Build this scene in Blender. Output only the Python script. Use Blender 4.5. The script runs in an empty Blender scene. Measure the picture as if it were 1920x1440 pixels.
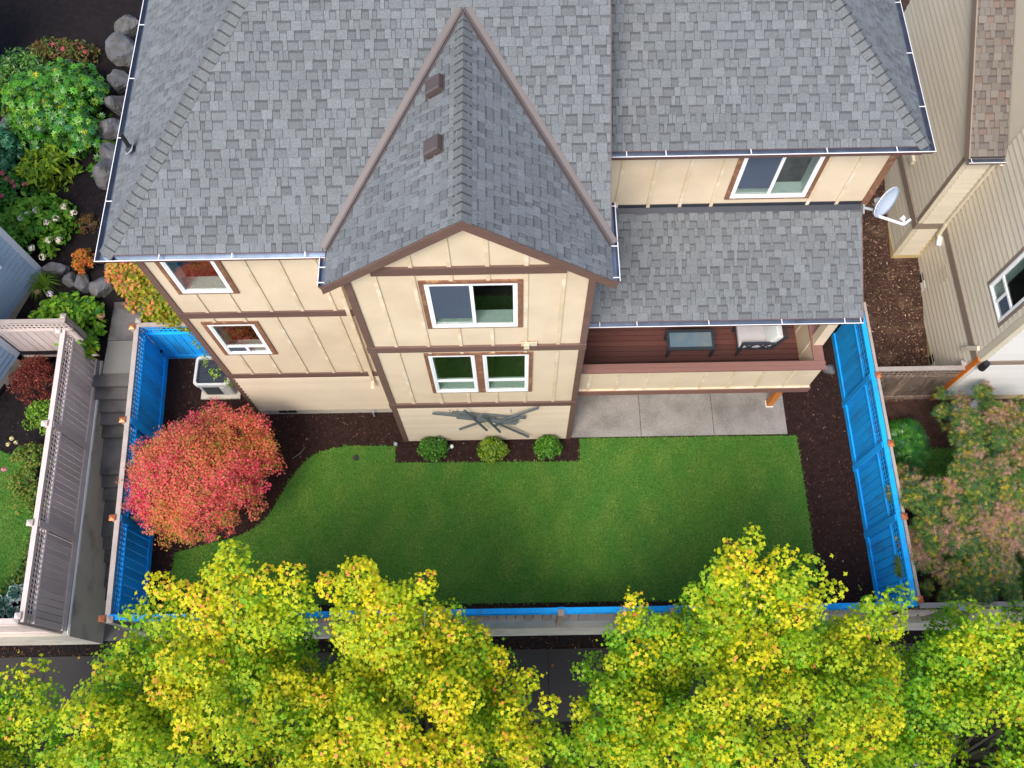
import bpy, math, random
import numpy as np
from mathutils import Vector, Matrix
random.seed(7); rng = np.random.default_rng(11)
scene = bpy.context.scene
COL = scene.collection

# ------------------------------------------------------------------ camera
CAM_R = np.array([0.9998524371, -0.0142517887, -0.0095911731])
CAM_U = np.array([0.0168174583, 0.9259438880, 0.3772864817])
CAM_F = np.array([-0.0035038809, 0.3773921074, -0.9260469319])
FPX, H = 1647.963, 20.0
CAM_C = np.array([0, 0, H])
cd = bpy.data.cameras.new("camera"); cam = bpy.data.objects.new("camera", cd); COL.objects.link(cam)
cd.sensor_width = 36; cd.lens = FPX / 1920 * 36; cd.clip_start = 0.1; cd.clip_end = 2000
m = Matrix.Identity(4)
for i in range(3):
    m[i][0] = CAM_R[i]; m[i][1] = CAM_U[i]; m[i][2] = -CAM_F[i]; m[i][3] = CAM_C[i]
cam.matrix_world = m
scene.camera = cam

# ------------------------------------------------------------------ light
SUN_EL, SUN_H = math.radians(56), (-0.42, -0.907)
w = bpy.data.worlds.new("World"); scene.world = w; w.use_nodes = True
nt = w.node_tree; bg = nt.nodes["Background"]
sky = nt.nodes.new("ShaderNodeTexSky"); sky.sky_type = 'NISHITA'; sky.sun_disc = False
sky.sun_elevation = SUN_EL; sky.sun_rotation = math.atan2(SUN_H[0], SUN_H[1])
sky.air_density = 1.0; sky.dust_density = 2.5; sky.ozone_density = 1.0
nt.links.new(sky.outputs[0], bg.inputs[0]); bg.inputs[1].default_value = 0.15
sl = bpy.data.lights.new("sun", 'SUN'); sl.energy = 1.5; sl.angle = math.radians(24); sl.color = (1.0, 0.94, 0.86)
so = bpy.data.objects.new("sun", sl); COL.objects.link(so); so.location = (-20, -25, 30)
tosun = Vector((SUN_H[0]*math.cos(SUN_EL), SUN_H[1]*math.cos(SUN_EL), math.sin(SUN_EL)))
so.rotation_euler = tosun.to_track_quat('Z', 'Y').to_euler()
vs = scene.view_settings
vs.view_transform = 'Standard'; vs.look = 'None'; vs.exposure = 1.05; vs.gamma = 1.0; vs.use_curve_mapping = False
scene.render.engine = 'CYCLES'
scene.cycles.max_bounces = 6; scene.cycles.diffuse_bounces = 3; scene.cycles.glossy_bounces = 3; scene.cycles.transmission_bounces = 3; scene.cycles.transparent_max_bounces = 10

# ------------------------------------------------------------------ helpers
def ray(u, v): return CAM_F + CAM_R*(u-960)/FPX + CAM_U*(720-v)/FPX
def P(u, v, z=0.0):
    d = ray(u, v); return CAM_C + d*((z-H)/d[2])
def PY(u, v, y):
    d = ray(u, v); return CAM_C + d*(y/d[1])

def lin(r, g, b):
    f = lambda c: (c/255/12.92) if c/255 <= .04045 else ((c/255+.055)/1.055)**2.4
    return (f(r), f(g), f(b))

def tag(o, label=None, cat=None, group=None, kind=None):
    if label: o["label"] = label
    if cat: o["category"] = cat
    if group: o["group"] = group
    if kind: o["kind"] = kind
    return o

def offs(p):
    v = np.zeros(3)
    while p is not None:
        v = v + np.array(p.location); p = p.parent
    return v

def thing(name, loc, label=None, cat=None, group=None, kind=None):
    o = bpy.data.objects.new(name, None); COL.objects.link(o); o.location = loc
    o.empty_display_size = .2
    return tag(o, label, cat, group, kind)

# ---- materials
MATS = {}
def mat(name, col, rough=.7, n1=(0, .0), n2=(0, .0), bump=(0, 0), rand=0.0, metal=0.0, attr=False, stretch=None,
        trans=0.0, spec=.5, tint=None, tint_n=(1.5, .5), emis=None):
    """procedural material: base colour times two noises, object random, bump"""
    if name in MATS: return MATS[name]
    M = bpy.data.materials.new(name); M.use_nodes = True
    t = M.node_tree; N = t.nodes; L = t.links; b = N["Principled BSDF"]
    b.inputs["Roughness"].default_value = rough; b.inputs["Metallic"].default_value = metal
    b.inputs["Specular IOR Level"].default_value = spec
    geo = N.new("ShaderNodeNewGeometry"); vec = geo.outputs["Position"]
    if stretch:
        mp = N.new("ShaderNodeMapping"); mp.inputs["Scale"].default_value = stretch
        L.new(vec, mp.inputs["Vector"]); vec = mp.outputs[0]
    def noise(scale, detail=3):
        n = N.new("ShaderNodeTexNoise"); n.inputs["Scale"].default_value = scale; n.inputs["Detail"].default_value = detail
        L.new(vec, n.inputs["Vector"]); return n.outputs["Fac"]
    if attr:
        a = N.new("ShaderNodeAttribute"); a.attribute_name = "Col"; c = a.outputs["Color"]
    else:
        r = N.new("ShaderNodeRGB"); r.outputs[0].default_value = (*col, 1); c = r.outputs[0]
    if tint:
        mx = N.new("ShaderNodeMix"); mx.data_type = 'RGBA'; f = noise(tint_n[0], 4)
        mr = N.new("ShaderNodeMapRange"); mr.inputs["From Min"].default_value = tint_n[1]-.12; mr.inputs["From Max"].default_value = tint_n[1]+.15
        L.new(f, mr.inputs["Value"]); L.new(mr.outputs[0], mx.inputs["Factor"])
        L.new(c, mx.inputs["A"]); mx.inputs["B"].default_value = (*tint, 1); c = mx.outputs["Result"]
    def mul(c, fac, amt):
        mr = N.new("ShaderNodeMapRange"); mr.inputs["From Min"].default_value = .25; mr.inputs["From Max"].default_value = .75
        mr.inputs["To Min"].default_value = 1-amt; mr.inputs["To Max"].default_value = 1+amt
        L.new(fac, mr.inputs["Value"])
        v = N.new("ShaderNodeVectorMath"); v.operation = 'SCALE'; L.new(c, v.inputs[0]); L.new(mr.outputs[0], v.inputs["Scale"])
        return v.outputs[0]
    if n1[1]: c = mul(c, noise(n1[0]), n1[1])
    if n2[1]: c = mul(c, noise(n2[0], 5), n2[1])
    if rand:
        oi = N.new("ShaderNodeObjectInfo"); c = mul(c, oi.outputs["Random"], rand)
    L.new(c, b.inputs["Base Color"])
    if bump[1]:
        bp = N.new("ShaderNodeBump"); bp.inputs["Strength"].default_value = bump[1]; bp.inputs["Distance"].default_value = .02
        L.new(noise(bump[0], 4), bp.inputs["Height"]); L.new(bp.outputs[0], b.inputs["Normal"])
    if trans:
        out = N["Material Output"]; tr = N.new("ShaderNodeBsdfTranslucent"); ms = N.new("ShaderNodeMixShader")
        L.new(c, tr.inputs["Color"]); ms.inputs[0].default_value = trans
        L.new(b.outputs[0], ms.inputs[1]); L.new(tr.outputs[0], ms.inputs[2]); L.new(ms.outputs[0], out.inputs["Surface"])
    MATS[name] = M
    return M

def glass_mat(name, tint=(.88, .94, .92), refl=.11):
    if name in MATS: return MATS[name]
    M = bpy.data.materials.new(name); M.use_nodes = True
    t = M.node_tree; N = t.nodes; L = t.links; N.remove(N["Principled BSDF"])
    fr = N.new("ShaderNodeLayerWeight"); fr.inputs["Blend"].default_value = .5
    pw = N.new("ShaderNodeMath"); pw.operation = 'POWER'; pw.inputs[1].default_value = 2.5; L.new(fr.outputs["Facing"], pw.inputs[0])
    ad = N.new("ShaderNodeMath"); ad.operation = 'MULTIPLY_ADD'; ad.use_clamp = True; ad.inputs[1].default_value = .55; ad.inputs[2].default_value = refl
    L.new(pw.outputs[0], ad.inputs[0])
    tr = N.new("ShaderNodeBsdfTransparent"); tr.inputs[0].default_value = (*tint, 1)
    gl = N.new("ShaderNodeBsdfGlossy"); gl.inputs["Roughness"].default_value = .02
    ms = N.new("ShaderNodeMixShader"); L.new(ad.outputs[0], ms.inputs[0]); L.new(tr.outputs[0], ms.inputs[1]); L.new(gl.outputs[0], ms.inputs[2])
    L.new(ms.outputs[0], N["Material Output"].inputs["Surface"])
    MATS[name] = M
    return M

CREAM = mat("cream_panel", lin(212, 192, 164), .75, (1.3, .06), (40, .03), (60, .08), 0, tint=lin(200, 179, 150), tint_n=(1.1, .6))
CREAM_B = mat("cream_batten", lin(208, 187, 154), .7, (3, .10), (30, .04), (50, .1), .04, tint=lin(224, 214, 196), tint_n=(3.5, .6))
CREAM_L = mat("cream_lap", lin(204, 187, 163), .75, (1.0, .05), (30, .04), (40, .08), .03)
BROWN = mat("brown_trim", lin(103, 78, 68), .65, (2.0, .12), (25, .10), (30, .15), .06, stretch=(.5, 1, 3))
BROWN_W = mat("weathered_brown_trim", lin(122, 84, 62), .7, (6, .18), (40, .15), (30, .2), .08, tint=lin(176, 138, 96), tint_n=(9, .66))
DECKW = mat("deck_wood", lin(88, 52, 46), .6, (1.2, .12), (22, .14), (30, .15), .16, stretch=(.3, 4, 4))
CAPW = mat("deck_cap_wood", lin(124, 88, 78), .6, (1.2, .08), (18, .10), (30, .12), .05, stretch=(.3, 4, 4))
CEDAR = mat("cedar_post", lin(198, 118, 46), .6, (3, .12), (30, .1), (30, .1), 0, stretch=(3, 3, .4))
WHITE = mat("white_vinyl", lin(238, 238, 236), .4, (3, .02))
SILL = mat("interior_sill", lin(206, 216, 210), .5)
DARKROOM = mat("dark_interior", lin(58, 58, 48), .9, (2, .2))
SCREEN = mat("insect_screen", lin(70, 80, 96), .6, (3, .06), (160, .25))
GLASS = glass_mat("window_glass")
SHING = mat("grey_shingle", (.3, .3, .3), .9, (1.1, .06), (42, .26), (120, .25), attr=True, spec=.2)
SHING_B = mat("brown_shingle", (.3, .3, .3), .9, (1.1, .05), (55, .12), (120, .25), attr=True, spec=.2)
UNDER = mat("roof_sheathing", lin(62, 62, 66), .9, (3, .1))
GUT_O = mat("gutter_brown", lin(112, 76, 68), .45, (2, .05))
GUT_I = mat("gutter_inside", lin(128, 138, 152), .3, (4, .2), metal=.75)
GUT_LIP = mat("gutter_lip", lin(225, 222, 222), .3)  # white rim is a highlight put into the colour; the straps are white
VALLEY = mat("valley_metal", lin(88, 79, 77), .5, (2, .08), metal=.1)
FLASH = mat("wall_flashing", lin(44, 46, 54), .5, (3, .2))
VENT = mat("vent_metal", lin(84, 73, 70), .4, (3, .08), metal=.2)
BLACK = mat("black_rubber", lin(26, 26, 28), .6)
BLUE = mat("blue_fence_paint", lin(0, 162, 242), .85, (.8, .10), (24, .14), (30, .15), .10, stretch=(2, 2, .5), tint=lin(34, 134, 204), tint_n=(2.2, .62))
WOOD_G = mat("weathered_fence_wood", lin(158, 146, 138), .85, (1.6, .12), (24, .14), (30, .2), .12, stretch=(3, 3, .5))
WOOD_P = mat("taupe_fence_wood", lin(203, 186, 179), .8, (1.2, .08), (24, .08), (30, .15), .07, stretch=(3, 3, .5))
WOOD_D = mat("old_brown_fence_wood", lin(104, 86, 74), .9, (2.4, .3), (30, .25), (30, .3), .25, stretch=(4, 4, .5), tint=lin(160, 146, 132), tint_n=(9, .62))
COPPER = mat("copper_cap", lin(206, 120, 78), .35, (9, .12), metal=.55)
CONC = mat("exposed_aggregate", lin(146, 140, 133), .9, (1.4, .12), (48, .30), (90, .3), .03, tint=lin(116, 111, 105), tint_n=(1.3, .56))
CONC_L = mat("grey_landing", lin(112, 110, 104), .9, (1.2, .12), (60, .2), (90, .3))
CONC_W = mat("retaining_concrete", lin(188, 180, 164), .9, (.8, .1), (30, .06), (40, .15), tint=lin(138, 132, 118), tint_n=(1.6, .62))
CONC_D = mat("damp_concrete", lin(100, 96, 93), .85, (1.1, .18), (40, .14), (60, .25), .06, tint=lin(62, 60, 58), tint_n=(1.8, .55))
SIDEW = mat("dark_sidewalk", lin(42, 40, 39), .85, (1.0, .15), (50, .15), (70, .25), .05)
ASPH = mat("asphalt", lin(60, 60, 62), .9, (1, .1), (60, .2), (80, .3))
MULCH = mat("bark_mulch", lin(48, 34, 31), .95, (7, .30), (60, .55), (70, .9), spec=.1)
MULCH_D = mat("dark_mulch", lin(34, 29, 30), .95, (7, .30), (60, .55), (70, .9), spec=.1)
MULCH_R = mat("side_yard_mulch", lin(66, 48, 42), .95, (4, .30), (50, .55), (70, .9), spec=.1, tint=lin(120, 96, 78), tint_n=(1.6, .68))
SOIL = mat("soil", lin(70, 58, 48), .95, (.5, .2), (20, .3), (30, .5))
LAWN = mat("lawn_turf", lin(76, 116, 46), .95, (1.2, .06), (28, .34), (90, .8), tint=lin(82, 114, 48), tint_n=(1.0, .56), spec=.1)
CHIP = mat("bark_chips", (.1, .1, .1), .9, attr=True, spec=.15)
GRASS = mat("grass_blades", (.1, .2, .05), .8, attr=True, trans=.25, spec=.2)
LEAF = mat("leaf", (.2, .2, .05), .55, attr=True, trans=.42, spec=.35)
GLOSSLEAF = mat("gloss_leaf", (.1, .2, .05), .38, attr=True, trans=.18, spec=.5)
PETAL = mat("petal", (.7, .6, .6), .7, attr=True, trans=.3)
BARK = mat("pale_bark", lin(126, 118, 106), .9, (6, .2), (30, .2), (30, .4))
BARK_D = mat("dark_bark", lin(92, 76, 64), .9, (6, .2), (30, .2), (30, .4))
STONE = mat("granite_boulder", lin(94, 93, 96), .85, (2.5, .22), (26, .2), (18, .5), .1, tint=lin(78, 74, 62), tint_n=(3.6, .56))
BEIGE = mat("beige_siding", lin(202, 191, 170), .75, (.8, .05), (25, .03), (40, .08), .03)
TAUPE = mat("taupe_trim", lin(134, 118, 104), .7, (2, .06), (25, .05), (30, .1))
BEIGE_T = mat("beige_corner_trim", lin(202, 190, 166), .7, (2, .05), (25, .04))
BEIGE_SUN = mat("sunlit_beige_siding", lin(206, 202, 196), .7, (.8, .04), (25, .03), (40, .08), .02)  # neighbour's street-side wall: sunlight painted in as a paler siding colour
YELLOWF = mat("stained_foundation", lin(196, 170, 110), .85, (2, .15), (20, .1), tint=lin(186, 172, 140), tint_n=(2, .55))
BLUESIDE = mat("blue_grey_siding", lin(148, 172, 196), .7, (.8, .04), (25, .03), (40, .08), .02)
BLUETRIM = mat("pale_blue_trim", lin(198, 208, 222), .6, (2, .04))
ORANGE = mat("orange_stained_trim", lin(196, 106, 24), .55, (3, .1), (24, .08), stretch=(3, 3, .5))
STEEL = mat("charcoal_metal", lin(52, 58, 66), .45, (5, .1), metal=.2)
ARTM = mat("slate_metal", lin(92, 99, 100), .5, (4, .12), (20, .06), metal=.1)
TABLEG = mat("table_glass", lin(96, 118, 132), .12, (3, .18), spec=.8, tint=lin(112, 116, 112), tint_n=(3, .58))
CUSH = mat("cushion_fabric", lin(176, 172, 172), .9, (40, .07), (6, .05), (80, .2))
CUSH2 = mat("cushion_light", lin(200, 202, 198), .9, (40, .05), (6, .05), (80, .2))
ACW = mat("ac_casing", lin(190, 190, 186), .5, (3, .06))
ACD = mat("ac_fan_well", lin(44, 50, 60), .5, (8, .2))
DISH = mat("dish_paint", lin(158, 168, 180), .4, (3, .03))
DISHW = mat("dish_white", lin(226, 232, 238), .4)
PLASTIC = mat("grey_plastic", lin(150, 156, 158), .5)

# ---- mesh builder
class MB:
    def __init__(s): s.v = []; s.f = []; s.m = []; s.c = []
    def poly(s, pts, mi=0, col=None):
        b = len(s.v); s.v += [tuple(map(float, p)) for p in pts]; s.f.append(tuple(range(b, b+len(pts)))); s.m.append(mi); s.c.append(col)
    def box(s, x0, x1, y0, y1, z0, z1, mi=0, col=None):
        p = [(x0,y0,z0),(x1,y0,z0),(x1,y1,z0),(x0,y1,z0),(x0,y0,z1),(x1,y0,z1),(x1,y1,z1),(x0,y1,z1)]
        for q in ((0,3,2,1),(4,5,6,7),(0,1,5,4),(1,2,6,5),(2,3,7,6),(3,0,4,7)): s.poly([p[i] for i in q], mi, col)
    def fbox(s, fr, u0, u1, n0, n1, z0, z1, mi=0, col=None):
        q = lambda z: [fr.p(u0, n1, z), fr.p(u1, n1, z), fr.p(u1, n0, z), fr.p(u0, n0, z)]
        s.hexa(q(z0), q(z1), mi, col)
    def hexa(s, bot, top, mi=0, col=None):
        n = len(bot)
        s.poly(bot[::-1], mi, col); s.poly(top, mi, col)
        for i in range(n): s.poly([bot[i], bot[(i+1) % n], top[(i+1) % n], top[i]], mi, col)
    def bar(s, a, b, wd, ht, up=(0, 0, 1), mi=0):
        a = np.array(a, float); b = np.array(b, float); d = b-a; d /= np.linalg.norm(d)
        up = np.array(up, float); sd = np.cross(d, up); sd /= np.linalg.norm(sd); up = np.cross(sd, d)
        q = lambda p: [p-sd*wd/2-up*ht/2, p+sd*wd/2-up*ht/2, p+sd*wd/2+up*ht/2, p-sd*wd/2+up*ht/2]
        s.hexa(q(a), q(b), mi)
    def tube(s, pts, rad, n=7, mi=0, cap=True):
        pts = [np.array(p, float) for p in pts]; rings = []
        for i, p in enumerate(pts):
            d = pts[min(i+1, len(pts)-1)]-pts[max(i-1, 0)]; d /= (np.linalg.norm(d)+1e-9)
            a = np.cross(d, (0, 0, 1) if abs(d[2]) < .9 else (1, 0, 0)); a /= np.linalg.norm(a); b = np.cross(d, a)
            r = rad[i] if hasattr(rad, '__len__') else rad
            rings.append([p+r*(a*math.cos(k*2*math.pi/n)+b*math.sin(k*2*math.pi/n)) for k in range(n)])
        for i in range(len(rings)-1):
            for k in range(n): s.poly([rings[i][k], rings[i][(k+1) % n], rings[i+1][(k+1) % n], rings[i+1][k]], mi)
        if cap: s.poly(rings[0][::-1], mi); s.poly(rings[-1], mi)
    def build(s, name, mats, parent=None, smooth=False, weld=False, **tg):
        o3 = offs(parent); v = [tuple(np.array(p)-o3) for p in s.v] if parent is not None else s.v
        me = bpy.data.meshes.new(name); me.from_pydata(v, [], s.f)
        for mm in (mats if isinstance(mats, (list, tuple)) else [mats]): me.materials.append(mm)
        me.polygons.foreach_set("material_index", s.m)
        if any(c is not None for c in s.c):
            at = me.color_attributes.new("Col", 'FLOAT_COLOR', 'CORNER'); arr = []
            for f, c in zip(s.f, s.c): arr += list((*c, 1.0) if c is not None else (.3, .3, .3, 1))*len(f)
            at.data.foreach_set("color", arr)
        if weld:
            import bmesh
            bm = bmesh.new(); bm.from_mesh(me); bmesh.ops.remove_doubles(bm, verts=bm.verts, dist=1e-4)
            bmesh.ops.recalc_face_normals(bm, faces=bm.faces); bm.to_mesh(me); bm.free()
        if smooth: me.polygons.foreach_set("use_smooth", [True]*len(me.polygons))
        me.update()
        o = bpy.data.objects.new(name, me); COL.objects.link(o); o.parent = parent
        return tag(o, **tg)

# ---- shared unit pieces (alike pieces share one mesh)
UNIT = {}
def unit_mesh(kind, ms):
    key = (kind, tuple(x.name for x in ms))
    if key in UNIT: return UNIT[key]
    b = MB()
    if kind == 'box': b.box(-.5, .5, -.5, .5, -.5, .5)
    if kind == 'two':                 # inner face (local -y) material 0, the rest material 1
        b.box(-.5, .5, -.5, .5, -.5, .5); b.m = [0, 0, 0, 0, 1, 0]
    if kind == 'lap':                 # local -y is outside; thick at the bottom
        s = [(0.5, -.5), (-.5, -.5), (.25, .5), (.5, .5)]
        b.hexa([(-.5, y, z) for y, z in s], [(.5, y, z) for y, z in s])
    me = bpy.data.meshes.new(kind + "_piece"); me.from_pydata(b.v, [], b.f)
    for mm in ms: me.materials.append(mm)
    me.polygons.foreach_set("material_index", b.m); me.update()
    UNIT[key] = me
    return me

class Frame:
    """vertical plane: u along, n outward, z up"""
    def __init__(s, x, y, ang=0.0): s.o = np.array([x, y, 0.]); s.a = ang; s.U = np.array([math.cos(ang), math.sin(ang), 0]); s.N = np.array([math.sin(ang), -math.cos(ang), 0])
    def p(s, u, n, z): return s.o + s.U*u + s.N*n + np.array([0, 0, z])

def piece(name, ms, fr, u0, u1, n0, n1, z0, z1, parent, kind='box', **tg):
    ms = ms if isinstance(ms, (list, tuple)) else [ms]
    o = bpy.data.objects.new(name, unit_mesh(kind, ms)); COL.objects.link(o)
    o.parent = parent
    c = fr.p((u0+u1)/2, (n0+n1)/2, (z0+z1)/2) - offs(parent)
    o.location = c; o.rotation_euler = (0, 0, fr.a); o.scale = (abs(u1-u0), abs(n1-n0), abs(z1-z0))
    return tag(o, **tg)

def wall(name, m, fr, u0, u1, z0, z1, openings, parent, thick=.16, top=None):
    """wall slab with rectangular openings; top = optional gable polygon [(u,z)...] above z1"""
    us = sorted({u0, u1, *[o[0] for o in openings], *[o[1] for o in openings]})
    zs = sorted({z0, z1, *[o[2] for o in openings], *[o[3] for o in openings]})
    b = MB()
    for i in range(len(us)-1):
        for j in range(len(zs)-1):
            uc, zc = (us[i]+us[i+1])/2, (zs[j]+zs[j+1])/2
            if any(o[0] < uc < o[1] and o[2] < zc < o[3] for o in openings): continue
            a, c, d, e = us[i], us[i+1], zs[j], zs[j+1]
            b.poly([fr.p(a, 0, d), fr.p(c, 0, d), fr.p(c, 0, e), fr.p(a, 0, e)])
            b.poly([fr.p(a, -thick, e), fr.p(c, -thick, e), fr.p(c, -thick, d), fr.p(a, -thick, d)])
    if top:
        b.poly([fr.p(u, 0, z) for u, z in top]); b.poly([fr.p(u, -thick, z) for u, z in top][::-1])
    return b.build(name, m, parent)

def window(parent, fr, u0, u1, z0, z1, trim, tm, panes, screens=(), depth=.12, frame=.045, sash=.03):
    """u0..z1 outer edge of the timber trim. panes: list of (a,b,c,d) fractions of the glazed area; screens: indices with insect screen"""
    t = trim
    a0, a1, b0, b1 = u0+t, u1-t, z0+t*.55, z1-t
    w_ = MB()
    for d in ((a0, a0+frame, .004, .034, b0, b1), (a1-frame, a1, .004, .034, b0, b1), (a0+frame, a1-frame, .005, .035, b0, b0+frame), (a0+frame, a1-frame, .005, .035, b1-frame, b1)): w_.fbox(fr, *d)
    root = w_.build("window", WHITE, parent)
    ss = [("casing", tm, u0, a0, .0, .03, z0, z1), ("casing", tm, a1, u1, .0, .03, z0, z1), ("casing", tm, a0, a1, .0, .032, b1, z1), ("casing", tm, a0, a1, .0, .028, z0, b0)]
    def sub(nm, mm, *d):
        o = bpy.data.objects.new(nm, unit_mesh('box', [mm])); COL.objects.link(o)
        x0, x1, n0, n1, y0, y1 = d
        c = fr.p((x0+x1)/2, (n0+n1)/2, (y0+y1)/2)-offs(root)
        o.location = c; o.rotation_euler = (0, 0, fr.a); o.scale = (abs(x1-x0), abs(n1-n0), abs(y1-y0)); o.parent = root
        return o
    for nm, mm, *d in ss: sub(nm, mm, *d)
    g0, g1, h0, h1 = a0+frame, a1-frame, b0+frame, b1-frame
    sub("sill", SILL, g0-.01, g1+.01, -depth-.16, -.02, h0-.02, h0-.002)
    sub("reveal", SILL, g0-.03, g0-.002, -depth-.16, -.02, h0, h1); sub("reveal", SILL, g1+.002, g1+.03, -depth-.16, -.02, h0, h1)
    b = MB(); d = -depth-.9
    q = lambda u, n, z: fr.p(u, n, z)
    A, B_, C_, D_ = g0-.35, g1+.35, h0-.6, h1+.2
    b.poly([q(A, d, C_), q(B_, d, C_), q(B_, d, D_), q(A, d, D_)]); b.poly([q(A, d, C_), q(A, -depth-.17, C_), q(B_, -depth-.17, C_), q(B_, d, C_)])
    b.poly([q(A, d, C_), q(A, d, D_), q(A, -depth-.17, D_), q(A, -depth-.17, C_)]); b.poly([q(B_, d, C_), q(B_, -depth-.17, C_), q(B_, -depth-.17, D_), q(B_, d, D_)])
    b.poly([q(A, d, D_), q(B_, d, D_), q(B_, -depth-.17, D_), q(A, -depth-.17, D_)])
    b.build("room_interior", DARKROOM, root)
    for i, (fa, fb, fc, fd) in enumerate(panes):
        x0, x1 = g0+(g1-g0)*fa, g0+(g1-g0)*fb; y0, y1 = h0+(h1-h0)*fc, h0+(h1-h0)*fd
        k = sash
        for dd in ((x0, x0+k, .0, .024, y0, y1), (x1-k, x1, .0, .024, y0, y1), (x0+k, x1-k, .0, .022, y0, y0+k), (x0+k, x1-k, .0, .022, y1-k, y1)): sub("sash", WHITE, *dd)
        if i in screens:
            sub("insect_screen", SCREEN, x0+k, x1-k, .006, .010, y0+k+(y1-y0)*.16, y1-k)
            sub("pane", GLASS, x0+k, x1-k, -.012, -.006, y0+k, y1-k)
        else:
            sub("pane", GLASS, x0+k, x1-k, -.004, .002, y0+k, y1-k)

def laps(parent, m, fr, u0, u1, z0, z1, exp=.17, openings=(), t=.032, n=0.0):
    z = z0
    while z < z1-.02:
        e = min(exp, z1-z)
        spans = [(u0, u1)]
        for (a, b, c, d) in openings:
            if c < z+e*.5 < d:
                spans = [s for (p, q) in spans for s in ((p, min(q, a)), (max(p, b), q)) if s[1]-s[0] > .02]
        for p, q in spans: piece("siding_board", m, fr, p, q, n, n+t, z, z+e, parent, 'lap')
        z += exp

# ---- foliage
def np_mesh(name, V, loops_per, nper, cols, m, parent, **tg):
    """V (N*k,3); every leaf has the same polygons: list of index tuples"""
    o3 = offs(parent); V = V - o3
    n = len(V)//nper
    polys = loops_per
    lt = np.array([len(p) for p in polys]); idx = np.concatenate([np.array(p) for p in polys])
    me = bpy.data.meshes.new(name)
    me.vertices.add(len(V)); me.vertices.foreach_set("co", V.astype(np.float32).ravel())
    LI = (idx[None, :]+(np.arange(n)*nper)[:, None]).ravel()
    me.loops.add(len(LI)); me.loops.foreach_set("vertex_index", LI.astype(np.int32))
    LT = np.tile(lt, n); LS = np.concatenate([[0], np.cumsum(LT)[:-1]])
    me.polygons.add(len(LT)); me.polygons.foreach_set("loop_start", LS.astype(np.int32)); me.polygons.foreach_set("loop_total", LT.astype(np.int32))
    me.materials.append(m); me.update(calc_edges=True)
    at = me.color_attributes.new("Col", 'FLOAT_COLOR', 'POINT')
    c4 = np.ones((n, nper, 4), np.float32); c4[:, :, :3] = cols[:, None, :]
    at.data.foreach_set("color", c4.ravel())
    o = bpy.data.objects.new(name, me); COL.objects.link(o); o.parent = parent
    return tag(o, **tg)

def star(lobes, inner):
    n = len(lobes); v = []
    for i, (a, r) in enumerate(lobes):
        v.append((r*math.sin(a), r*math.cos(a), -.16*r))
        a2 = lobes[(i+1) % n][0] if i < n-1 else lobes[0][0]+2*math.pi
        am = (a+a2)/2; v.append((inner*math.sin(am), inner*math.cos(am), .05))
    return np.array(v), [tuple(range(2*n))]
R = math.radians
T_MAPLE = star([(R(-138), .6), (R(-68), .92), (0, 1.05), (R(68), .92), (R(138), .6)], .47)
T_MAPLE3 = star([(R(-82), .92), (0, 1.05), (R(82), .92), (math.pi, .5)], .32)
T_MAPLE4 = star([(R(-84), .95), (0, 1.05), (R(84), .95), (math.pi, .62)], .50)
T_OVAL = (np.array([(0, -1, 0), (.38, -.35, .06), (.42, .3, .06), (0, 1, -.12), (-.42, .3, .06), (-.38, -.35, .06)]), [(0, 1, 2, 3), (0, 3, 4, 5)])
T_LANCE = (np.array([(0, -.2, 0), (.2, .35, .05), (0, 1.1, -.1), (-.2, .35, .05)]), [(0, 1, 2, 3)])
T_DIAM = (np.array([(0, -.7, 0), (.55, 0, .1), (0, .8, 0), (-.55, 0, .1)]), [(0, 1, 2, 3)])
def _lace():
    v = []; f = []
    for i in range(7):
        a = R(-110+i*36.6); L_ = [.6, .85, 1, 1.1, 1, .85, .6][i]
        c, s = math.cos(a), math.sin(a)
        for x, y, z in ((-.07, .1, 0), (.07, .1, 0), (0, L_, -.18)): v.append((x*c+y*s, -x*s+y*c, z))
        f.append((3*i, 3*i+1, 3*i+2))
    return np.array(v), f
T_LACE = _lace()
def _whorl(n=8):
    v = []; f = []
    for i in range(n):
        a = i*2*math.pi/n; c, s = math.cos(a), math.sin(a); b = len(v)
        for x, y, z in ((0, .10, .12), (.18, .52, .16), (0, 1.0, -.08), (-.18, .52, .16)): v.append((x*c+y*s, -x*s+y*c, z))
        f.append((b, b+1, b+2, b+3))
    return np.array(v), f
T_WHORL = _whorl()

def norm(a): return a/(np.linalg.norm(a, axis=-1, keepdims=True)+1e-9)

def leaves(name, parent, C, Nn, size, tmpl, cols, m, **tg):
    tv, tf = tmpl; n = len(C)
    Nn = norm(Nn); r = norm(rng.normal(size=(n, 3)))
    X = norm(np.cross(Nn, r)); Y = np.cross(Nn, X)
    V = C[:, None, :]+size[:, None, None]*(X[:, None, :]*tv[None, :, 0:1]+Y[:, None, :]*tv[None, :, 1:2]+Nn[:, None, :]*tv[None, :, 2:3])
    return np_mesh(name, V.reshape(-1, 3), tf, len(tv), np.clip(cols, 0, 1), m, parent, **tg)

def clump_points(clumps, per, shell=.5, up=.8, outw=.7, rnd=.6, centre=None):
    """clumps: rows (x,y,z,rx,ry,rz); returns points, normals, clump index"""
    cl = np.array(clumps, float); k = len(cl)
    w_ = (cl[:, 3]*cl[:, 4]*cl[:, 5])**(.667); w_ /= w_.sum()
    idx = rng.choice(k, size=per, p=w_)
    d = norm(rng.normal(size=(per, 3))); rad = shell+(1-shell)*rng.random(per)
    p = cl[idx, :3]+d*cl[idx, 3:6]*rad[:, None]
    out = d if centre is None else norm(p-np.array(centre))*.6+d*.4
    nn = out*outw+np.array([0, 0, 1.])*up+rng.normal(size=(per, 3))*rnd
    return p, nn, idx

def lerp(a, b, t): return a+(b-a)*t

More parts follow.
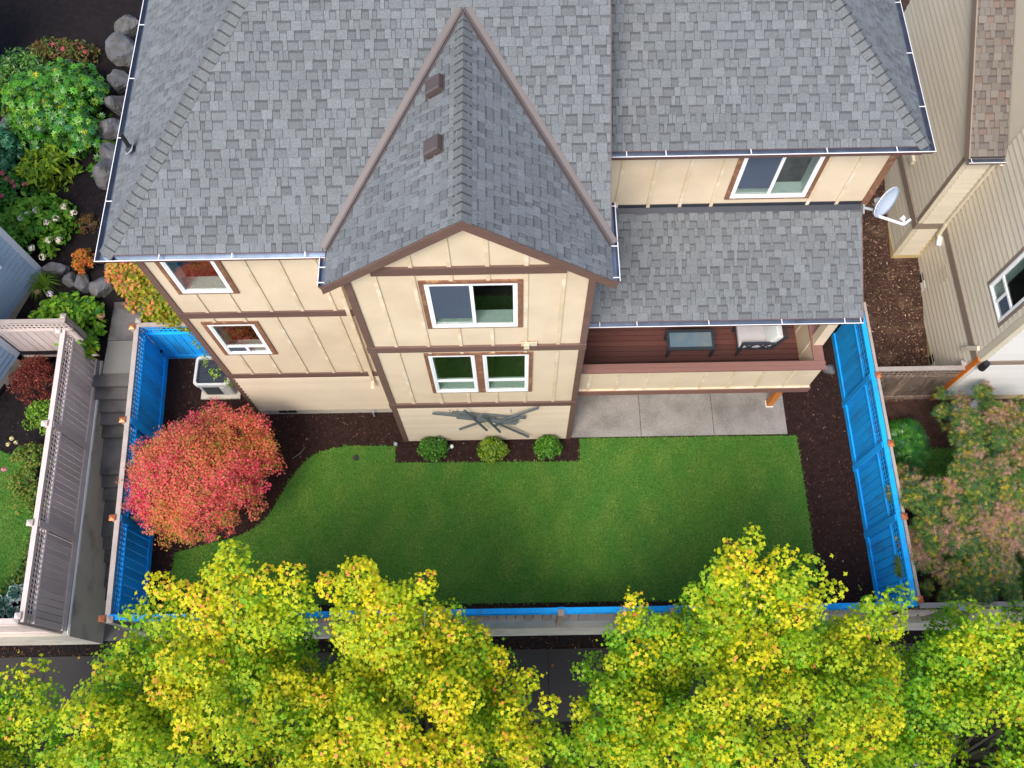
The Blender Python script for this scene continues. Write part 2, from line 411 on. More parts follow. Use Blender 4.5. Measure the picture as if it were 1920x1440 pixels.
def palette(n, cols, weights, jit=.12):
    c = np.array([lin(*x) for x in cols]); i = rng.choice(len(cols), size=n, p=np.array(weights)/sum(weights))
    j = rng.choice(len(cols), size=n, p=np.array(weights)/sum(weights)); t = rng.random((n, 1))*.5
    o = lerp(c[i], c[j], t)
    return o*(1+rng.normal(size=(n, 1))*jit)

def branches(name, parent, base, fork_z, targets, r0, m, n=7, lean=(0, 0)):
    b = MB(); base = np.array(base, float); fk = base+np.array([lean[0], lean[1], fork_z-base[2]])
    mid = (base+fk)/2+np.array([.03, -.02, 0])
    b.tube([base, mid, fk], [r0*1.15, r0*.95, r0*.8], 9)
    for tg_ in targets:
        tg_ = np.array(tg_, float); k = rng.random()*.35
        st = lerp(base, fk, 1-k*.5)
        m1 = lerp(st, tg_, .45)+np.array([*(rng.normal(size=2)*.08), .12*np.linalg.norm(tg_-st)*.5]); m2 = lerp(m1, tg_, .55)
        b.tube([st, m1, m2, tg_], [r0*.42, r0*.26, r0*.15, r0*.05], 5, cap=False)
    return b.build(name, m, parent, smooth=True)

# ================================================================== SETTING
def sheet(name, pts, m, kind='structure', z=None):
    b = MB(); b.poly([(p[0], p[1], p[2] if z is None else z) for p in pts]); return b.build(name, m, None, kind=kind)
ZS = -1.4                                    # pavement level in front of the retaining walls
def terr(y): return min(max((y-7.6)*.23, 0), 1.6)

sheet("ground", [(-400, -400, -1.47), (400, -400, -1.47), (400, 400, -1.47), (-400, 400, -1.47)], SOIL)
sheet("street", [(-400, -12, -1.46), (400, -12, -1.46), (400, -1.25, -1.46), (-400, -1.25, -1.46)], ASPH)
# yard and side yards
sheet("yard_bed", [(-8.6, 2.42, 0), (8.05, 2.42, 0), (8.05, 9.3, 0), (-8.6, 9.3, 0)], MULCH)
def strip(name, x0, x1, ys, zf, m):
    b = MB()
    for i in range(len(ys)-1): b.poly([(x0, ys[i], zf(ys[i])), (x1, ys[i], zf(ys[i])), (x1, ys[i+1], zf(ys[i+1])), (x0, ys[i+1], zf(ys[i+1]))])
    return b.build(name, m, None, kind='structure')
strip("side_yard_bed", 8.05, 60, [2.42, 5, 7.6, 9, 10, 11, 12.5, 14.6, 40], terr, MULCH_R)
zl = lambda y: .12 if y < 8.9 else min(.3+(y-8.9)*.22, .9)
sheet("corner_bed", [(-60, 2.42, .12), (-9.98, 2.42, .12), (-10.28, 8.9, .12), (-60, 8.9, .12)], MULCH_D)
strip("rockery_bed", -60, -8.62, [8.95, 9.6, 10.4, 11.4, 13, 16, 40], lambda y: .45+min((y-8.95)*.12, .45), MULCH_D)
strip("house_side_bed", -8.62, -6.3, [9.25, 11, 13, 40], lambda y: .58+min((y-9.25)*.1, .4), MULCH_D)

# pavement slabs
pv = thing("sidewalk", (0, 1.2, ZS), kind='structure')
jx = .66
xs = [jx+1.957*i for i in range(-16, 18)]
for i in range(len(xs)-1): piece("slab", SIDEW, Frame(0, 0), xs[i]+.006, xs[i+1]-.006, -2.01, -.42, ZS-.1, ZS, pv)
piece("slab", SIDEW, Frame(0, 0), -9.7, -8.45, -2.34, -2.022, ZS-.1, ZS-.003, pv)
sheet("planting_strip", [(-60, 2.42, ZS-.02), (60, 2.42, ZS-.02), (60, 2.0, ZS-.02), (-60, 2.0, ZS-.02)], MULCH_D)
sheet("tree_strip", [(-60, -1.12, ZS-.02), (60, -1.12, ZS-.02), (60, .43, ZS-.02), (-60, .43, ZS-.02)], MULCH_D)
kb = MB(); kb.box(-60, 60, -1.25, -1.1, -1.5, ZS+.005); kb.build("kerb", CONC_W, None, kind='structure')

# patio
pt = thing("patio", (3.9, 7.9, 0), kind='structure')
for a, b_ in ((1.29, 3.0), (3.0, 4.746), (4.746, 6.5)): piece("slab", CONC, Frame(0, 0), a+.006, b_-.006, -9.2, -6.735, -.1, .03, pt)

# lawn
lawn_pts = [(6.70, 6.69), (6.72, 4.9), (6.69, 3.2), (6.63, 2.9), (2.7, 2.88), (-2.05, 2.88), (-7.8, 2.95), (-7.86, 3.5), (-7.82, 4.12),
            (-7.3, 4.25), (-6.63, 4.42), (-6.25, 4.55), (-5.92, 4.76), (-5.72, 5.02), (-5.58, 5.3), (-5.38, 5.72), (-5.13, 6.1), (-4.92, 6.33), (-4.66, 6.48), (-4.3, 6.57), (-3.93, 6.62), (-2.89, 6.58), (-2.88, 6.17), (1.5, 6.13), (1.53, 6.70)]
lb = MB(); top = [(x, y, .02) for x, y in lawn_pts][::-1]; lb.poly(top)
for i in range(len(top)):
    a, c = top[i], top[(i+1) % len(top)]; lb.poly([a, (a[0], a[1], -.02), (c[0], c[1], -.02), c])
lb.build("lawn", LAWN, None, kind='structure')
sheet("corner_lawn", [(-20, 2.9, .14), (-11.3, 2.9, .14), (-11.25, 3.6, .14), (-11.05, 4.3, .14), (-11.15, 5.1, .14), (-11.45, 5.7, .14), (-11.6, 6.3, .14), (-12.3, 6.6, .14), (-20, 6.6, .14)], LAWN)
sheet("side_lawn", [(9.55, 6.3, .012), (9.5, 5.6, .012), (9.6, 4.6, .012), (9.7, 2.9, .012), (16, 2.9, .012), (16, 6.3, .012)], LAWN)

def in_poly(pts, poly):
    x, y = pts[:, 0], pts[:, 1]; ins = np.zeros(len(pts), bool); n = len(poly)
    for i in range(n):
        x0, y0 = poly[i][:2]; x1, y1 = poly[(i+1) % n][:2]
        c = ((y0 > y) != (y1 > y)) & (x < (x1-x0)*(y-y0)/(y1-y0+1e-12)+x0); ins ^= c
    return ins
def scatter(n, x0, x1, y0, y1): return np.stack([x0+(x1-x0)*rng.random(n), y0+(y1-y0)*rng.random(n)], 1)
def vnoise(p, s, seed=0):
    """cheap smooth 2-D noise in 0..1"""
    r = np.random.default_rng(seed); t = np.zeros(len(p))
    for k in range(6):
        a = r.random()*6.28; f = s*(.6+1.2*r.random()); t += np.sin((p[:, 0]*math.cos(a)+p[:, 1]*math.sin(a))*f+r.random()*6.28)
    return .5+t/8

def grass(name, poly, n, z, bbox, h=.05):
    q = scatter(n, *bbox); q = q[in_poly(q, poly)]; k = len(q); q = q+rng.normal(size=(k, 2))*.022
    a = rng.random(k)*6.28; ln = h*(.6+.8*rng.random(k)); tilt = .6+.9*rng.random(k)
    d = np.stack([np.cos(a), np.sin(a)], 1); wd = .007+.006*rng.random(k)
    sd = np.stack([-d[:, 1], d[:, 0]], 1)
    b0 = np.concatenate([q-sd*wd[:, None], np.full((k, 1), z)], 1); b1 = np.concatenate([q+sd*wd[:, None], np.full((k, 1), z)], 1)
    tp = np.concatenate([q+d*(ln*np.sin(tilt))[:, None], (z+ln*np.cos(tilt))[:, None]], 1)
    V = np.stack([b0, b1, tp], 1).reshape(-1, 3)
    g = np.array(lin(88, 138, 50)); yg = np.array(lin(128, 150, 66)); dk = np.array(lin(78, 130, 50))
    t1 = np.clip(vnoise(q, 2.2, 3), 0, 1)[:, None]; t2 = (np.clip(vnoise(q, 5.5, 4), 0, 1)[:, None]-.5)
    c = lerp(lerp(g, dk, t1), yg, np.clip(t2*.75+rng.random((k, 1))*.5-.1, 0, .6))
    c = c*(1+rng.normal(size=(k, 1))*.16)
    return np_mesh(name, V, [(0, 1, 2)], 3, np.clip(c, 0, 1), GRASS, None, kind='stuff')
tag(grass("grass", lawn_pts, 150000, .02, (-7.9, 6.75, 2.85, 6.75)), "short green mown grass covering the back lawn", "grass")
cl_poly = [(-13.5, 2.9), (-11.3, 2.9), (-11.25, 3.6), (-11.05, 4.3), (-11.15, 5.1), (-11.45, 5.7), (-11.6, 6.3), (-12.3, 6.6), (-13.5, 6.6)]
tag(grass("grass", cl_poly, 26000, .14, (-13.5, -11, 2.9, 6.6)), "grass in the neighbouring corner lawn behind the taupe fence", "grass")
tag(grass("grass", [(9.55, 6.3), (9.5, 5.6), (9.6, 4.6), (9.7, 2.9), (11, 2.9), (11, 6.3)], 14000, .012, (9.4, 11, 2.9, 6.3)), "patch of grass under the laceleaf maple", "grass")

def chips(name, q, zf, cols, wts, smin, smax, label):
    k = len(q); z = np.array([zf(y) for y in q[:, 1]])+.012+.02*rng.random(k)
    C = np.concatenate([q, z[:, None]], 1); nn = np.array([0, 0, 1.])+rng.normal(size=(k, 3))*.35
    c = palette(k, cols, wts, .22)
    T = (np.array([(-.22, -1, 0), (.28, -.8, .05), (.22, 1, 0), (-.26, .7, -.05)]), [(0, 1, 2, 3)])
    return leaves(name, None, C, nn, smin+(smax-smin)*rng.random(k)**2, T, c, CHIP, kind='stuff', label=label, cat="mulch")
house_fp = [(-6.24, 7.48), (-2.66, 7.48), (-2.66, 6.73), (6.5, 6.73), (6.5, 9.4), (-6.24, 9.4)]
q = scatter(60000, -8.4, 7.9, 2.5, 9.2); q = q[~in_poly(q, lawn_pts) & ~in_poly(q, house_fp)]
chips("bark_chips", q, lambda y: 0, [(40, 28, 26), (66, 44, 38), (96, 64, 52), (134, 98, 80), (170, 140, 120)], [40, 34, 18, 5, 1.2], .008, .032, "dark brown bark mulch in the beds around the lawn")
q = scatter(16000, 8.1, 10.1, 7.5, 13.5)
chips("bark_chips", q, terr, [(44, 34, 32), (74, 54, 46), (110, 84, 68), (160, 128, 100), (196, 172, 148)], [34, 30, 22, 10, 4], .008, .036, "leaf strewn bark mulch between the two houses")
q = scatter(9000, 8.1, 12, 2.5, 7.4)
chips("bark_chips", q, lambda y: 0, [(34, 26, 26), (60, 44, 40), (96, 70, 60)], [45, 30, 8], .008, .03, "dark bark mulch beneath the laceleaf maple")
q = scatter(16000, -13.4, -6.4, 9.3, 18.5); zrb = lambda y: .46+min((y-8.95)*.12, .45)
chips("bark_chips", q, zrb, [(26, 24, 27), (44, 38, 40), (78, 68, 68), (150, 140, 134)], [60, 30, 5, 1.0], .006, .026, "near black bark mulch in the rockery bed")
q = scatter(7000, -13.4, -10.2, 2.6, 8.8)
chips("bark_chips", q, zl, [(26, 24, 27), (48, 40, 40), (84, 70, 66)], [55, 30, 6], .006, .026, "dark mulch in the corner bed behind the taupe fence")
q = scatter(5000, -12.5, 12, 2.02, 2.3)
chips("bark_chips", q, lambda y: ZS-.02, [(30, 24, 22), (58, 42, 34), (110, 80, 50), (170, 110, 50)], [45, 30, 8, 3], .008, .035, "mulch and fallen leaves along the foot of the retaining walls")

# steps down the side
st = thing("side_steps", (-9.3, 6, -.4), kind='structure')
YS = [8.361, 8.087, 7.812, 7.536, 7.259, 6.981, 6.097, 5.821, 5.543, 4.693, 4.416, 4.125, 3.569, 3.279]
fs = Frame(0, 0)
piece("slab", CONC_L, fs, -9.93, -8.70, -9.22, -8.361, .2, .6, st)
piece("slab", CONC_D, fs, -9.93, -8.70, -10.8, -9.232, .2, .61, st)
piece("slab", CONC_D, fs, -9.95, -9.0, -12.6, -10.81, .3, .66, st)
for i, y in enumerate(YS):
    z = .6-.143*(i+1); y2 = YS[i+1] if i+1 < len(YS) else 2.35
    piece("step", CONC_D, fs, -10.2+.012*(i % 3), -8.44-.056*(y2-2.43), -(y+.02), -y2+(-.0), z-.5, z, st)

# ------------------------------------------------------------------ retaining walls
rw = thing("retaining_wall", (0, 2.36, ZS), "grey concrete retaining wall under the blue rear fence", "wall")
b = MB(); b.box(-8.42, 8.3, 2.32, 2.48, -1.5, .02); b.build("wall_face", CONC_W, rw)
b = MB(); b.box(-8.55, -8.38, 2.49, 8.7, -1.5, -.02); b.build("return_face", CONC_W, rw)
rw2 = thing("retaining_wall", (9.8, 2.36, ZS), "tan retaining wall under the neighbour's unpainted fence", "wall")
b = MB(); b.box(8.31, 30, 2.30, 2.5, -1.5, .06); b.build("wall_face", CONC_W, rw2)
rw3 = thing("retaining_wall", (-9.8, 4, ZS), "tall smooth concrete wall beside the steps under the taupe fence", "wall")
b = MB()
b.hexa([(-10.14, 8.85, -1.5), (-10.34, 8.85, -1.5), (-10.04, 2.28, -1.5), (-9.82, 2.28, -1.5)], [(-10.14, 8.85, .25), (-10.32, 8.85, .25), (-10.02, 2.28, .25), (-9.82, 2.28, .25)])
b.box(-30, -10.02, 2.28, 2.48, -1.5, .25); b.build("wall_face", CONC_W, rw3)
b = MB()
b.hexa([(-10.16, 8.84, .25), (-10.20, 8.84, .25), (-9.88, 2.32, .25), (-9.84, 2.32, .25)], [(-10.17, 8.84, .275), (-10.19, 8.84, .275), (-9.87, 2.32, .275), (-9.85, 2.32, .275)]); b.build("wall_lip", WHITE, rw3)

# ------------------------------------------------------------------ fences
def fence(label, fr, length, z0, zt, boards, rails, cap, post, capm, every=2.1, bw=.19, lat=.44, cover=True, capw=.105, n_post=-.10, kind='two', posts=None, lat_rows=3, back=None):
    """inner side is +n. boards from z0 to zt-lat, lattice above, flat cap on top"""
    c = fr.p(length/2, 0, z0)
    root = thing("fence", c, label, "fence")
    back = back or rails
    zb = zt-lat
    n = int(length/bw); bw = length/n
    for i in range(n):
        piece("board", [boards, back], fr, i*bw+.007, (i+1)*bw-.007, -.012, .012-.006*rng.random(), z0+.1, zb, root, kind)
    piece("kick_board", rails, fr, 0, length, .012, .045, z0-.02, z0+.17, root)
    piece("rail", rails, fr, 0, length, -.03, .04, zb, zb+.05, root)
    piece("rail", rails, fr, 0, length, -.03, .035, zt-.06, zt, root)
    piece("top_cap", cap, fr, -.02, length+.02, -capw*.55, capw*.45, zt, zt+.035, root)
    b = MB(); h0, h1 = zb+.05, zt-.06; k = int(length/.105)
    for i in range(k): u = (i+.5)*length/k; b.fbox(fr, u-.019, u+.019, -.008, .002, h0, h1)
    for j in range(lat_rows): z = h0+(j+.5)*(h1-h0)/lat_rows; b.fbox(fr, 0, length, .003, .012, z-.019, z+.019)
    b.build("lattice", boards, root)
    ps = posts if posts is not None else [i*length/max(1, round(length/every)) for i in range(max(1, round(length/every))+1)]
    for u in ps:
        piece("post", post, fr, u-.05, u+.05, n_post-.05, n_post+.05, z0-.1, zt+.05, root)
        b = MB(); a = .065; cz = zt+.05
        q4 = [fr.p(u-a, n_post-a, cz), fr.p(u+a, n_post-a, cz), fr.p(u+a, n_post+a, cz), fr.p(u-a, n_post+a, cz)]
        t4 = [p+np.array([0, 0, .03]) for p in q4]; ap = fr.p(u, n_post, cz+.075)
        for i in range(4): b.poly([q4[i], q4[(i+1) % 4], t4[(i+1) % 4], t4[i]]); b.poly([t4[i], t4[(i+1) % 4], ap])
        b.build("post_cap", capm, root)
        if cover and 0.05 < u < length-.05: piece("cover_board", rails, fr, u-.07, u+.07, .04, .065, z0, zt-.005, root)
    return root
# right run: inner side faces -x
f_r = Frame(7.98, 9.3, -math.pi/2)          # u runs towards -y, n towards -x
fence("bright blue fence along the right of the lawn with copper post caps", f_r, 6.86, 0, 1.82, BLUE, BLUE, BLUE, WOOD_G, COPPER, posts=[1.85, 3.45, 5.05, 6.75], back=WOOD_G)
piece("outer_cap_board", WOOD_G, f_r, 0, 6.86, -.15, -.086, 1.80, 1.835, [o for o in bpy.data.objects if o.get("label", "").startswith("bright blue fence along")][0])
# left run: inner side faces +x
a_l = math.atan2(6.6, -.37); f_l = Frame(-8.32, 2.43, a_l)
fl = fence("deep blue fence on the left beside the steps, with grey cap", f_l, 6.6, 0, 1.80, BLUE, BLUE, WOOD_G, WOOD_G, COPPER, posts=[0, 2.08, 4.28, 6.55], back=WOOD_G)
# back return at the house side: faces -y
fence("short blue fence between the steps and the house corner", Frame(-8.68, 9.03, 0), 2.35, 0, 1.80, BLUE, BLUE, WOOD_G, WOOD_G, WOOD_G, posts=[0.02, 2.3], cover=False, back=WOOD_G)
# rear run: inner side faces +y
fence("blue capped rear fence with bare grey boards on its street side", Frame(7.95, 2.46, math.pi), 16.25, 0.03, 1.80, BLUE, BLUE, BLUE, WOOD_G, WOOD_G, posts=[0.3, 2.6, 4.85, 7.1, 9.4, 11.7, 14, 16.2], n_post=-.06, back=WOOD_G)
# taupe fence of the left neighbour: street wall run faces +x (its far side), plus the returns
ang = math.atan2(8.82-2.36, -10.23+9.92); f_t = Frame(-9.95, 2.38, ang)
fence("long taupe painted fence on the concrete wall above the steps", f_t, 6.46, .25, 2.0, WOOD_P, WOOD_P, WOOD_P, WOOD_P, WOOD_P, posts=[0, 2.0, 4.2, 6.44], back=WOOD_P, bw=.145)
fence("unpainted fence beside the hydrangea, joined to the taupe fence", Frame(-14.2, 9.06, 0), 3.92, .2, 2.02, WOOD_P, WOOD_P, WOOD_G, WOOD_G, WOOD_G, posts=[1.8, 3.9], cover=False, back=WOOD_P)
fence("taupe fence on the wall facing the pavement", Frame(-14.2, 2.38, 0), 4.2, .25, 2.0, WOOD_P, WOOD_P, WOOD_P, WOOD_P, WOOD_P, posts=[0, 2, 4.18], cover=False, back=WOOD_P)
# right neighbour
fence("old brown fence with lattice between blue fence and beige house", Frame(8.12, 7.62, 0), 2.0, 0, 1.78, WOOD_D, WOOD_D, WOOD_G, WOOD_G, WOOD_G, posts=[1.95], cover=False, back=WOOD_D)
fence("unpainted rear fence behind the laceleaf maple", Frame(20, 2.44, math.pi), 11.9, .06, 1.8, WOOD_D, WOOD_D, WOOD_G, WOOD_G, PLASTIC, posts=[2, 4.2, 6.4, 8.6, 11.1], n_post=-.06, back=WOOD_P)

# ================================================================== MAIN HOUSE
K, KG, KR = 7/12, .8, .76
house = thing("house", (0, 9, 0), "two storey cream board and batten house with grey shingle roof", "house")
zA = lambda x, y: 8.0+K*(y-7.2)
zE = lambda x, y: 8.0+K*(y-9.0)
zB = lambda x, y: 8.0+KG*(x+6.47)
zF = lambda x, y: 8.0+KR*(6.87-x)
RX, RZ = -.69, 9.80
zC = lambda x, y: RZ+KG*(x-RX)
zD = lambda x, y: RZ-KG*(x-RX)
zG = lambda x, y: 5.1+.4167*(y-7.3)
YT = 12.5
xh = -6.47+.7277*(YT-7.2); xr = 6.87-.7676*(YT-9.0)
YV = 7.2+1.8/K                                # valley apex
PL = {  # polygon in plan, height function, eave start, eave direction, upslope direction in plan, slope
 'A1': ([(-6.47, 7.2), (-2.94, 7.2), (RX, YV), (RX, YT), (xh, YT)], zA, (-6.47, 7.2), (1, 0), (0, 1), K),
 'A2': ([(1.54, 7.228), (1.54, YT), (RX, YT), (RX, YV)], zA, (-6.47, 7.2), (1, 0), (0, 1), K),
 'B': ([(-6.47, 7.2), (xh, YT), (xh, 15), (-6.47, 15)], zB, (-6.47, 15), (0, -1), (1, 0), KG),
 'C': ([(-2.92, 6.58), (RX, 6.58), (RX, YV), (-2.92, 7.23)], zC, (-2.92, 10.5), (0, -1), (1, 0), KG),
 'D': ([(RX, 6.58), (1.54, 6.58), (1.54, 7.228), (RX, YV)], zD, (1.54, 6.4), (0, 1), (-1, 0), KG),
 'E': ([(1.45, 9.0), (6.87, 9.0), (xr, YT), (1.45, YT)], zE, (1.0, 9.0), (1, 0), (0, 1), K),
 'F': ([(6.87, 9.0), (6.87, 15), (xr, 15), (xr, YT)], zF, (6.87, 8.8), (0, 1), (-1, 0), KR),
 'G': ([(1.29, 7.3), (6.56, 7.3), (6.56, 9.275), (1.29, 9.275)], zG, (1.29, 7.3), (1, 0), (0, 1), .4167),
}
rb = MB()
for k, (poly, zf, *_r) in PL.items():
    tp = [(x, y, zf(x, y)-.004) for x, y in poly]; bt = [(x, y, z-.09) for x, y, z in tp]
    rb.hexa(bt, tp)
rb.poly([(xh, YT, zA(0, YT)), (RX, YT, zA(0, YT)), (RX, 15, zA(0, YT)-.2), (xh, 15, zA(0, YT)-.2)]); rb.poly([(RX, YT, zA(0, YT)), (1.54, YT, zA(0, YT)), (1.54, 15, zA(0, YT)-.2), (RX, 15, zA(0, YT)-.2)])
rb.poly([(1.45, YT, zE(0, YT)), (xr, YT, zE(0, YT)), (xr, 15, zE(0, YT)-.2), (1.45, 15, zE(0, YT)-.2)])
roof = rb.build("roof", UNDER, house)

def clip(poly, cp):
    out = poly
    for i in range(len(cp)):
        a, b_ = cp[i], cp[(i+1) % len(cp)]; inp, out = out, []
        if not inp: return []
        f = lambda p: (b_[0]-a[0])*(p[1]-a[1])-(b_[1]-a[1])*(p[0]-a[0])
        for j in range(len(inp)):
            p, q_ = inp[j], inp[(j+1) % len(inp)]; fp, fq = f(p), f(q_)
            if fp >= 0: out.append(p)
            if fp*fq < 0: t = fp/(fp-fq); out.append((p[0]+t*(q_[0]-p[0]), p[1]+t*(q_[1]-p[1])))
    return out
def area(p): return .5*sum(p[i][0]*p[(i+1) % len(p)][1]-p[(i+1) % len(p)][0]*p[i][1] for i in range(len(p)))

def shingles(planes, parent, mm, pal, e=.1446, keep=300, seed=3, wmin=.06, wmax=.24, field="shingle_field"):
    r = random.Random(seed); tiles = []
    for key, (poly, zf, O, E_, G_, k) in planes.items():
        c_ = 1/math.sqrt(1+k*k)
        E3 = np.array([E_[0], E_[1], 0.]); G3 = np.array([G_[0]*c_, G_[1]*c_, k*c_]); N3 = np.cross(E3, G3)
        if N3[2] < 0: N3 = -N3
        O3 = np.array([O[0], O[1], zf(*O)])
        st_ = [((np.array([x, y, zf(x, y)])-O3)@E3, (np.array([x, y, zf(x, y)])-O3)@G3) for x, y in poly]
        if area(st_) < 0: st_ = st_[::-1]
        s0, s1 = min(p[0] for p in st_), max(p[0] for p in st_); t1 = max(p[1] for p in st_)
        for j in range(int(t1/e)+1):
            s = s0-r.random()*.2; prev = 1
            while s < s1:
                wd = wmin+(wmax-wmin)*r.random()**1.3; a, b_ = s, s+wd; s = b_
                raised = (prev == 0) or r.random() < .22; prev = 1 if raised else 0
                cell = [(a+.003, j*e), (b_-.003, j*e), (b_-.003, (j+1)*e), (a+.003, (j+1)*e)]
                cl_ = clip(cell, st_)
                if len(cl_) < 3 or area(cl_) < 2e-4: continue
                hb = .010 if raised else .005
                if raised: col = pal[0] if r.random() < .65 else pal[1]
                else: col = pal[2] if r.random() < .45 else (pal[1] if r.random() < .5 else pal[3])
                g = 1+r.gauss(0, .045); col = tuple(c*g for c in col)
                P3 = lambda p, h_: O3+E3*p[0]+G3*p[1]+N3*h_
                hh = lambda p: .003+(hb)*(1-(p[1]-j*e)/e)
                polys = []
                band = None
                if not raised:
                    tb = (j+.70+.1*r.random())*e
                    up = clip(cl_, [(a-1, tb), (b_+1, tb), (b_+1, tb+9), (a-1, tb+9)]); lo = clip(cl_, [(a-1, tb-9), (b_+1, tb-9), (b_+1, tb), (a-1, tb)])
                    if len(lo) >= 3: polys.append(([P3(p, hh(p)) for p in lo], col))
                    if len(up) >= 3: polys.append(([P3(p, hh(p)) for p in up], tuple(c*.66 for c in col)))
                else: polys.append(([P3(p, hh(p)) for p in cl_], col))
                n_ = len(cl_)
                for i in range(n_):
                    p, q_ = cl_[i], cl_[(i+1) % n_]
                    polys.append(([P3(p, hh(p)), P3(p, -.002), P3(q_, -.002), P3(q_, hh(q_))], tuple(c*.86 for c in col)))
                cen = P3((sum(p[0] for p in cl_)/n_, sum(p[1] for p in cl_)/n_), 0)
                d = cen-CAM_C; dist = np.linalg.norm(d); uv = (FPX*(d@CAM_R)/(d@CAM_F), FPX*(d@CAM_U)/(d@CAM_F))
                vis = abs(uv[0]) < 940 and abs(uv[1]) < 630
                pa = area(cl_)*abs(N3@d)/dist**3 if vis else 0
                tiles.append((pa, polys))
    tiles.sort(key=lambda t: -t[0])
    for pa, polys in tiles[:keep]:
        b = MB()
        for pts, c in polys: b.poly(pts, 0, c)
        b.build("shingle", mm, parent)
    if len(tiles) > keep:
        b = MB()
        for pa, polys in tiles[keep:]:
            for pts, c in polys: b.poly(pts, 0, c)
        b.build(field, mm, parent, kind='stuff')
GREYS = [lin(109, 112, 113), lin(105, 108, 109), lin(98, 100, 101), lin(102, 105, 105)]
shingles(PL, roof, SHING, GREYS)

def caps(a, b_, d1, d2, n, wid=.15, col=lin(103, 105, 104), skip=0):
    """ridge / hip caps from a (low) to b; d1,d2 unit directions running down either roof plane"""
    a, b_ = np.array(a, float), np.array(b_, float); d1, d2 = [np.array(d, float)/np.linalg.norm(d) for d in (d1, d2)]
    ax = (b_-a)/n
    for i in range(n):
        p0 = a+ax*i; p1 = a+ax*(i+1.0)
        up = np.array([0, 0, 1.]); h0, h1 = .03, .012
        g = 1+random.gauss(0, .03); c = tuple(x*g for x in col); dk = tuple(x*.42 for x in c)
        m_ = MB()
        for d in (d1, d2):
            top = [p0+up*h0, p0+d*wid+up*h0*.7, p1+d*wid+up*h1*.5, p1+up*h1]
            if d is d2: top = top[::-1]
            m_.poly(top, 0, c)
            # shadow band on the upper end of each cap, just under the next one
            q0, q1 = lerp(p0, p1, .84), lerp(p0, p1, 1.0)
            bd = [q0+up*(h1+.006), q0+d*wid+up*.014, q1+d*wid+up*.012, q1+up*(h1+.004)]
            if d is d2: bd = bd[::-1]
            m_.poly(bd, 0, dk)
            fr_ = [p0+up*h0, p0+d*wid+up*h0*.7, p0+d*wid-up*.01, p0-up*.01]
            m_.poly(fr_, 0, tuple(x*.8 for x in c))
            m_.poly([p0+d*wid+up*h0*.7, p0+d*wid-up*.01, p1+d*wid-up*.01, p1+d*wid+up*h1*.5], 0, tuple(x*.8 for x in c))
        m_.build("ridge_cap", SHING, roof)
# left hip, right hip, gable ridge
def hipdirs(hd, ga, gb):
    hd = np.array(hd)/np.linalg.norm(hd); out = []
    for g in (ga, gb):
        g = np.array(g, float); g = g-hd*(g@hd); out.append(g/np.linalg.norm(g))
    return out
hA = np.array([xh+6.47, YT-7.2, K*(YT-7.2)]); d1, d2 = hipdirs(hA, (0+1, 0, 0), (0, 1, 0))
d1 = norm(np.array([1, 0, 0])-norm(hA)*(norm(hA)@np.array([1, 0, 0])))          # along plane A (level direction +x)
d2 = norm(np.array([0, 1, 0])-norm(hA)*(norm(hA)@np.array([0, 1, 0])))
L_ = np.linalg.norm(hA); caps((-6.47, 7.2, 8.0), (xh, YT, zA(0, YT)), d1, d2, int(L_/.155), .16)
hE = np.array([xr-6.87, YT-9.0, K*(YT-9.0)])
d1 = norm(np.array([-1, 0, 0])-norm(hE)*(norm(hE)@np.array([-1, 0, 0]))); d2 = norm(np.array([0, 1, 0])-norm(hE)*(norm(hE)@np.array([0, 1, 0])))
caps((6.87, 9.0, 8.0), (xr, YT, zE(0, YT)), d1, d2, int(np.linalg.norm(hE)/.155), .15)
caps((RX, 6.56, RZ), (RX, YV-.02, RZ), (-1, 0, -KG), (1, 0, -KG), int((YV-6.56)/.155), .17)

# valley flashings
for sx, zf in ((-1, zC), (1, zD)):
    lo = np.array([RX+sx*2.235, 7.215, zA(0, 7.215)]); hi = np.array([RX, YV, RZ]); ax = norm(hi-lo)
    dA = norm(np.array([sx, 0, 0])-ax*(ax@np.array([sx, 0, 0.]))); dC = norm(np.array([0, -1, 0])-ax*(ax@np.array([0, -1., 0])))
    nA = norm(np.array([0, -K, 1])); nC = norm(np.array([sx*KG, 0, 1]))
    b = MB()
    for d, n_, wd in ((dA, nA, .125), (dC, nC, .07)):
        q4 = [lo+n_*.018, hi+n_*.018, hi+d*wd+n_*.018, lo+d*wd+n_*.018]
        b.hexa([p-n_*.012 for p in q4], q4)
    vf = b.build("valley_flashing", VALLEY, roof)
    nb = norm(nA+nC); b = MB(); b.bar(lo+nb*.03, hi+nb*.03, .035, .05, nb); b.build("valley_rib", VALLEY, house)

# ---- walls
fm, fb_, fr_r = Frame(0, 7.484), Frame(0, 6.733), Frame(0, 9.28)
W_main = [(-5.95, -4.87, 6.18, 7.62), (-5.953, -4.872, 3.53, 5.04)]
W_bay = [(-1.503, .150, 6.16, 7.85), (-1.696, -.678, 3.11, 5.08), (-.678, .342, 3.11, 5.08)]
W_r = [(3.93, 5.49, 6.17, 7.65)]
ins = lambda L, t=.07: [(a+t, b+t*-1, c+t*.5, d-t) for a, b, c, d in L]
wall("wall", CREAM, fm, -6.24, -2.6, 0, 8.0, ins(W_main), house)
wall("wall", CREAM, fb_, -2.66, 1.28, 0, 7.9, ins(W_bay), house, top=[(-2.66, 7.9), (1.28, 7.9), (1.28, 8.13), (RX, 9.70), (-2.66, 8.13)])
wall("wall", CREAM, fr_r, 1.1, 6.64, 0, 8.0, ins(W_r), house)
wall("wall", CREAM, Frame(-6.24, 15, -math.pi/2), 0, 7.516, 0, 8.1, [], house)
wall("wall", CREAM, Frame(6.64, 9.28, math.pi/2), 0, 5.7, 0, 8.1, [], house)
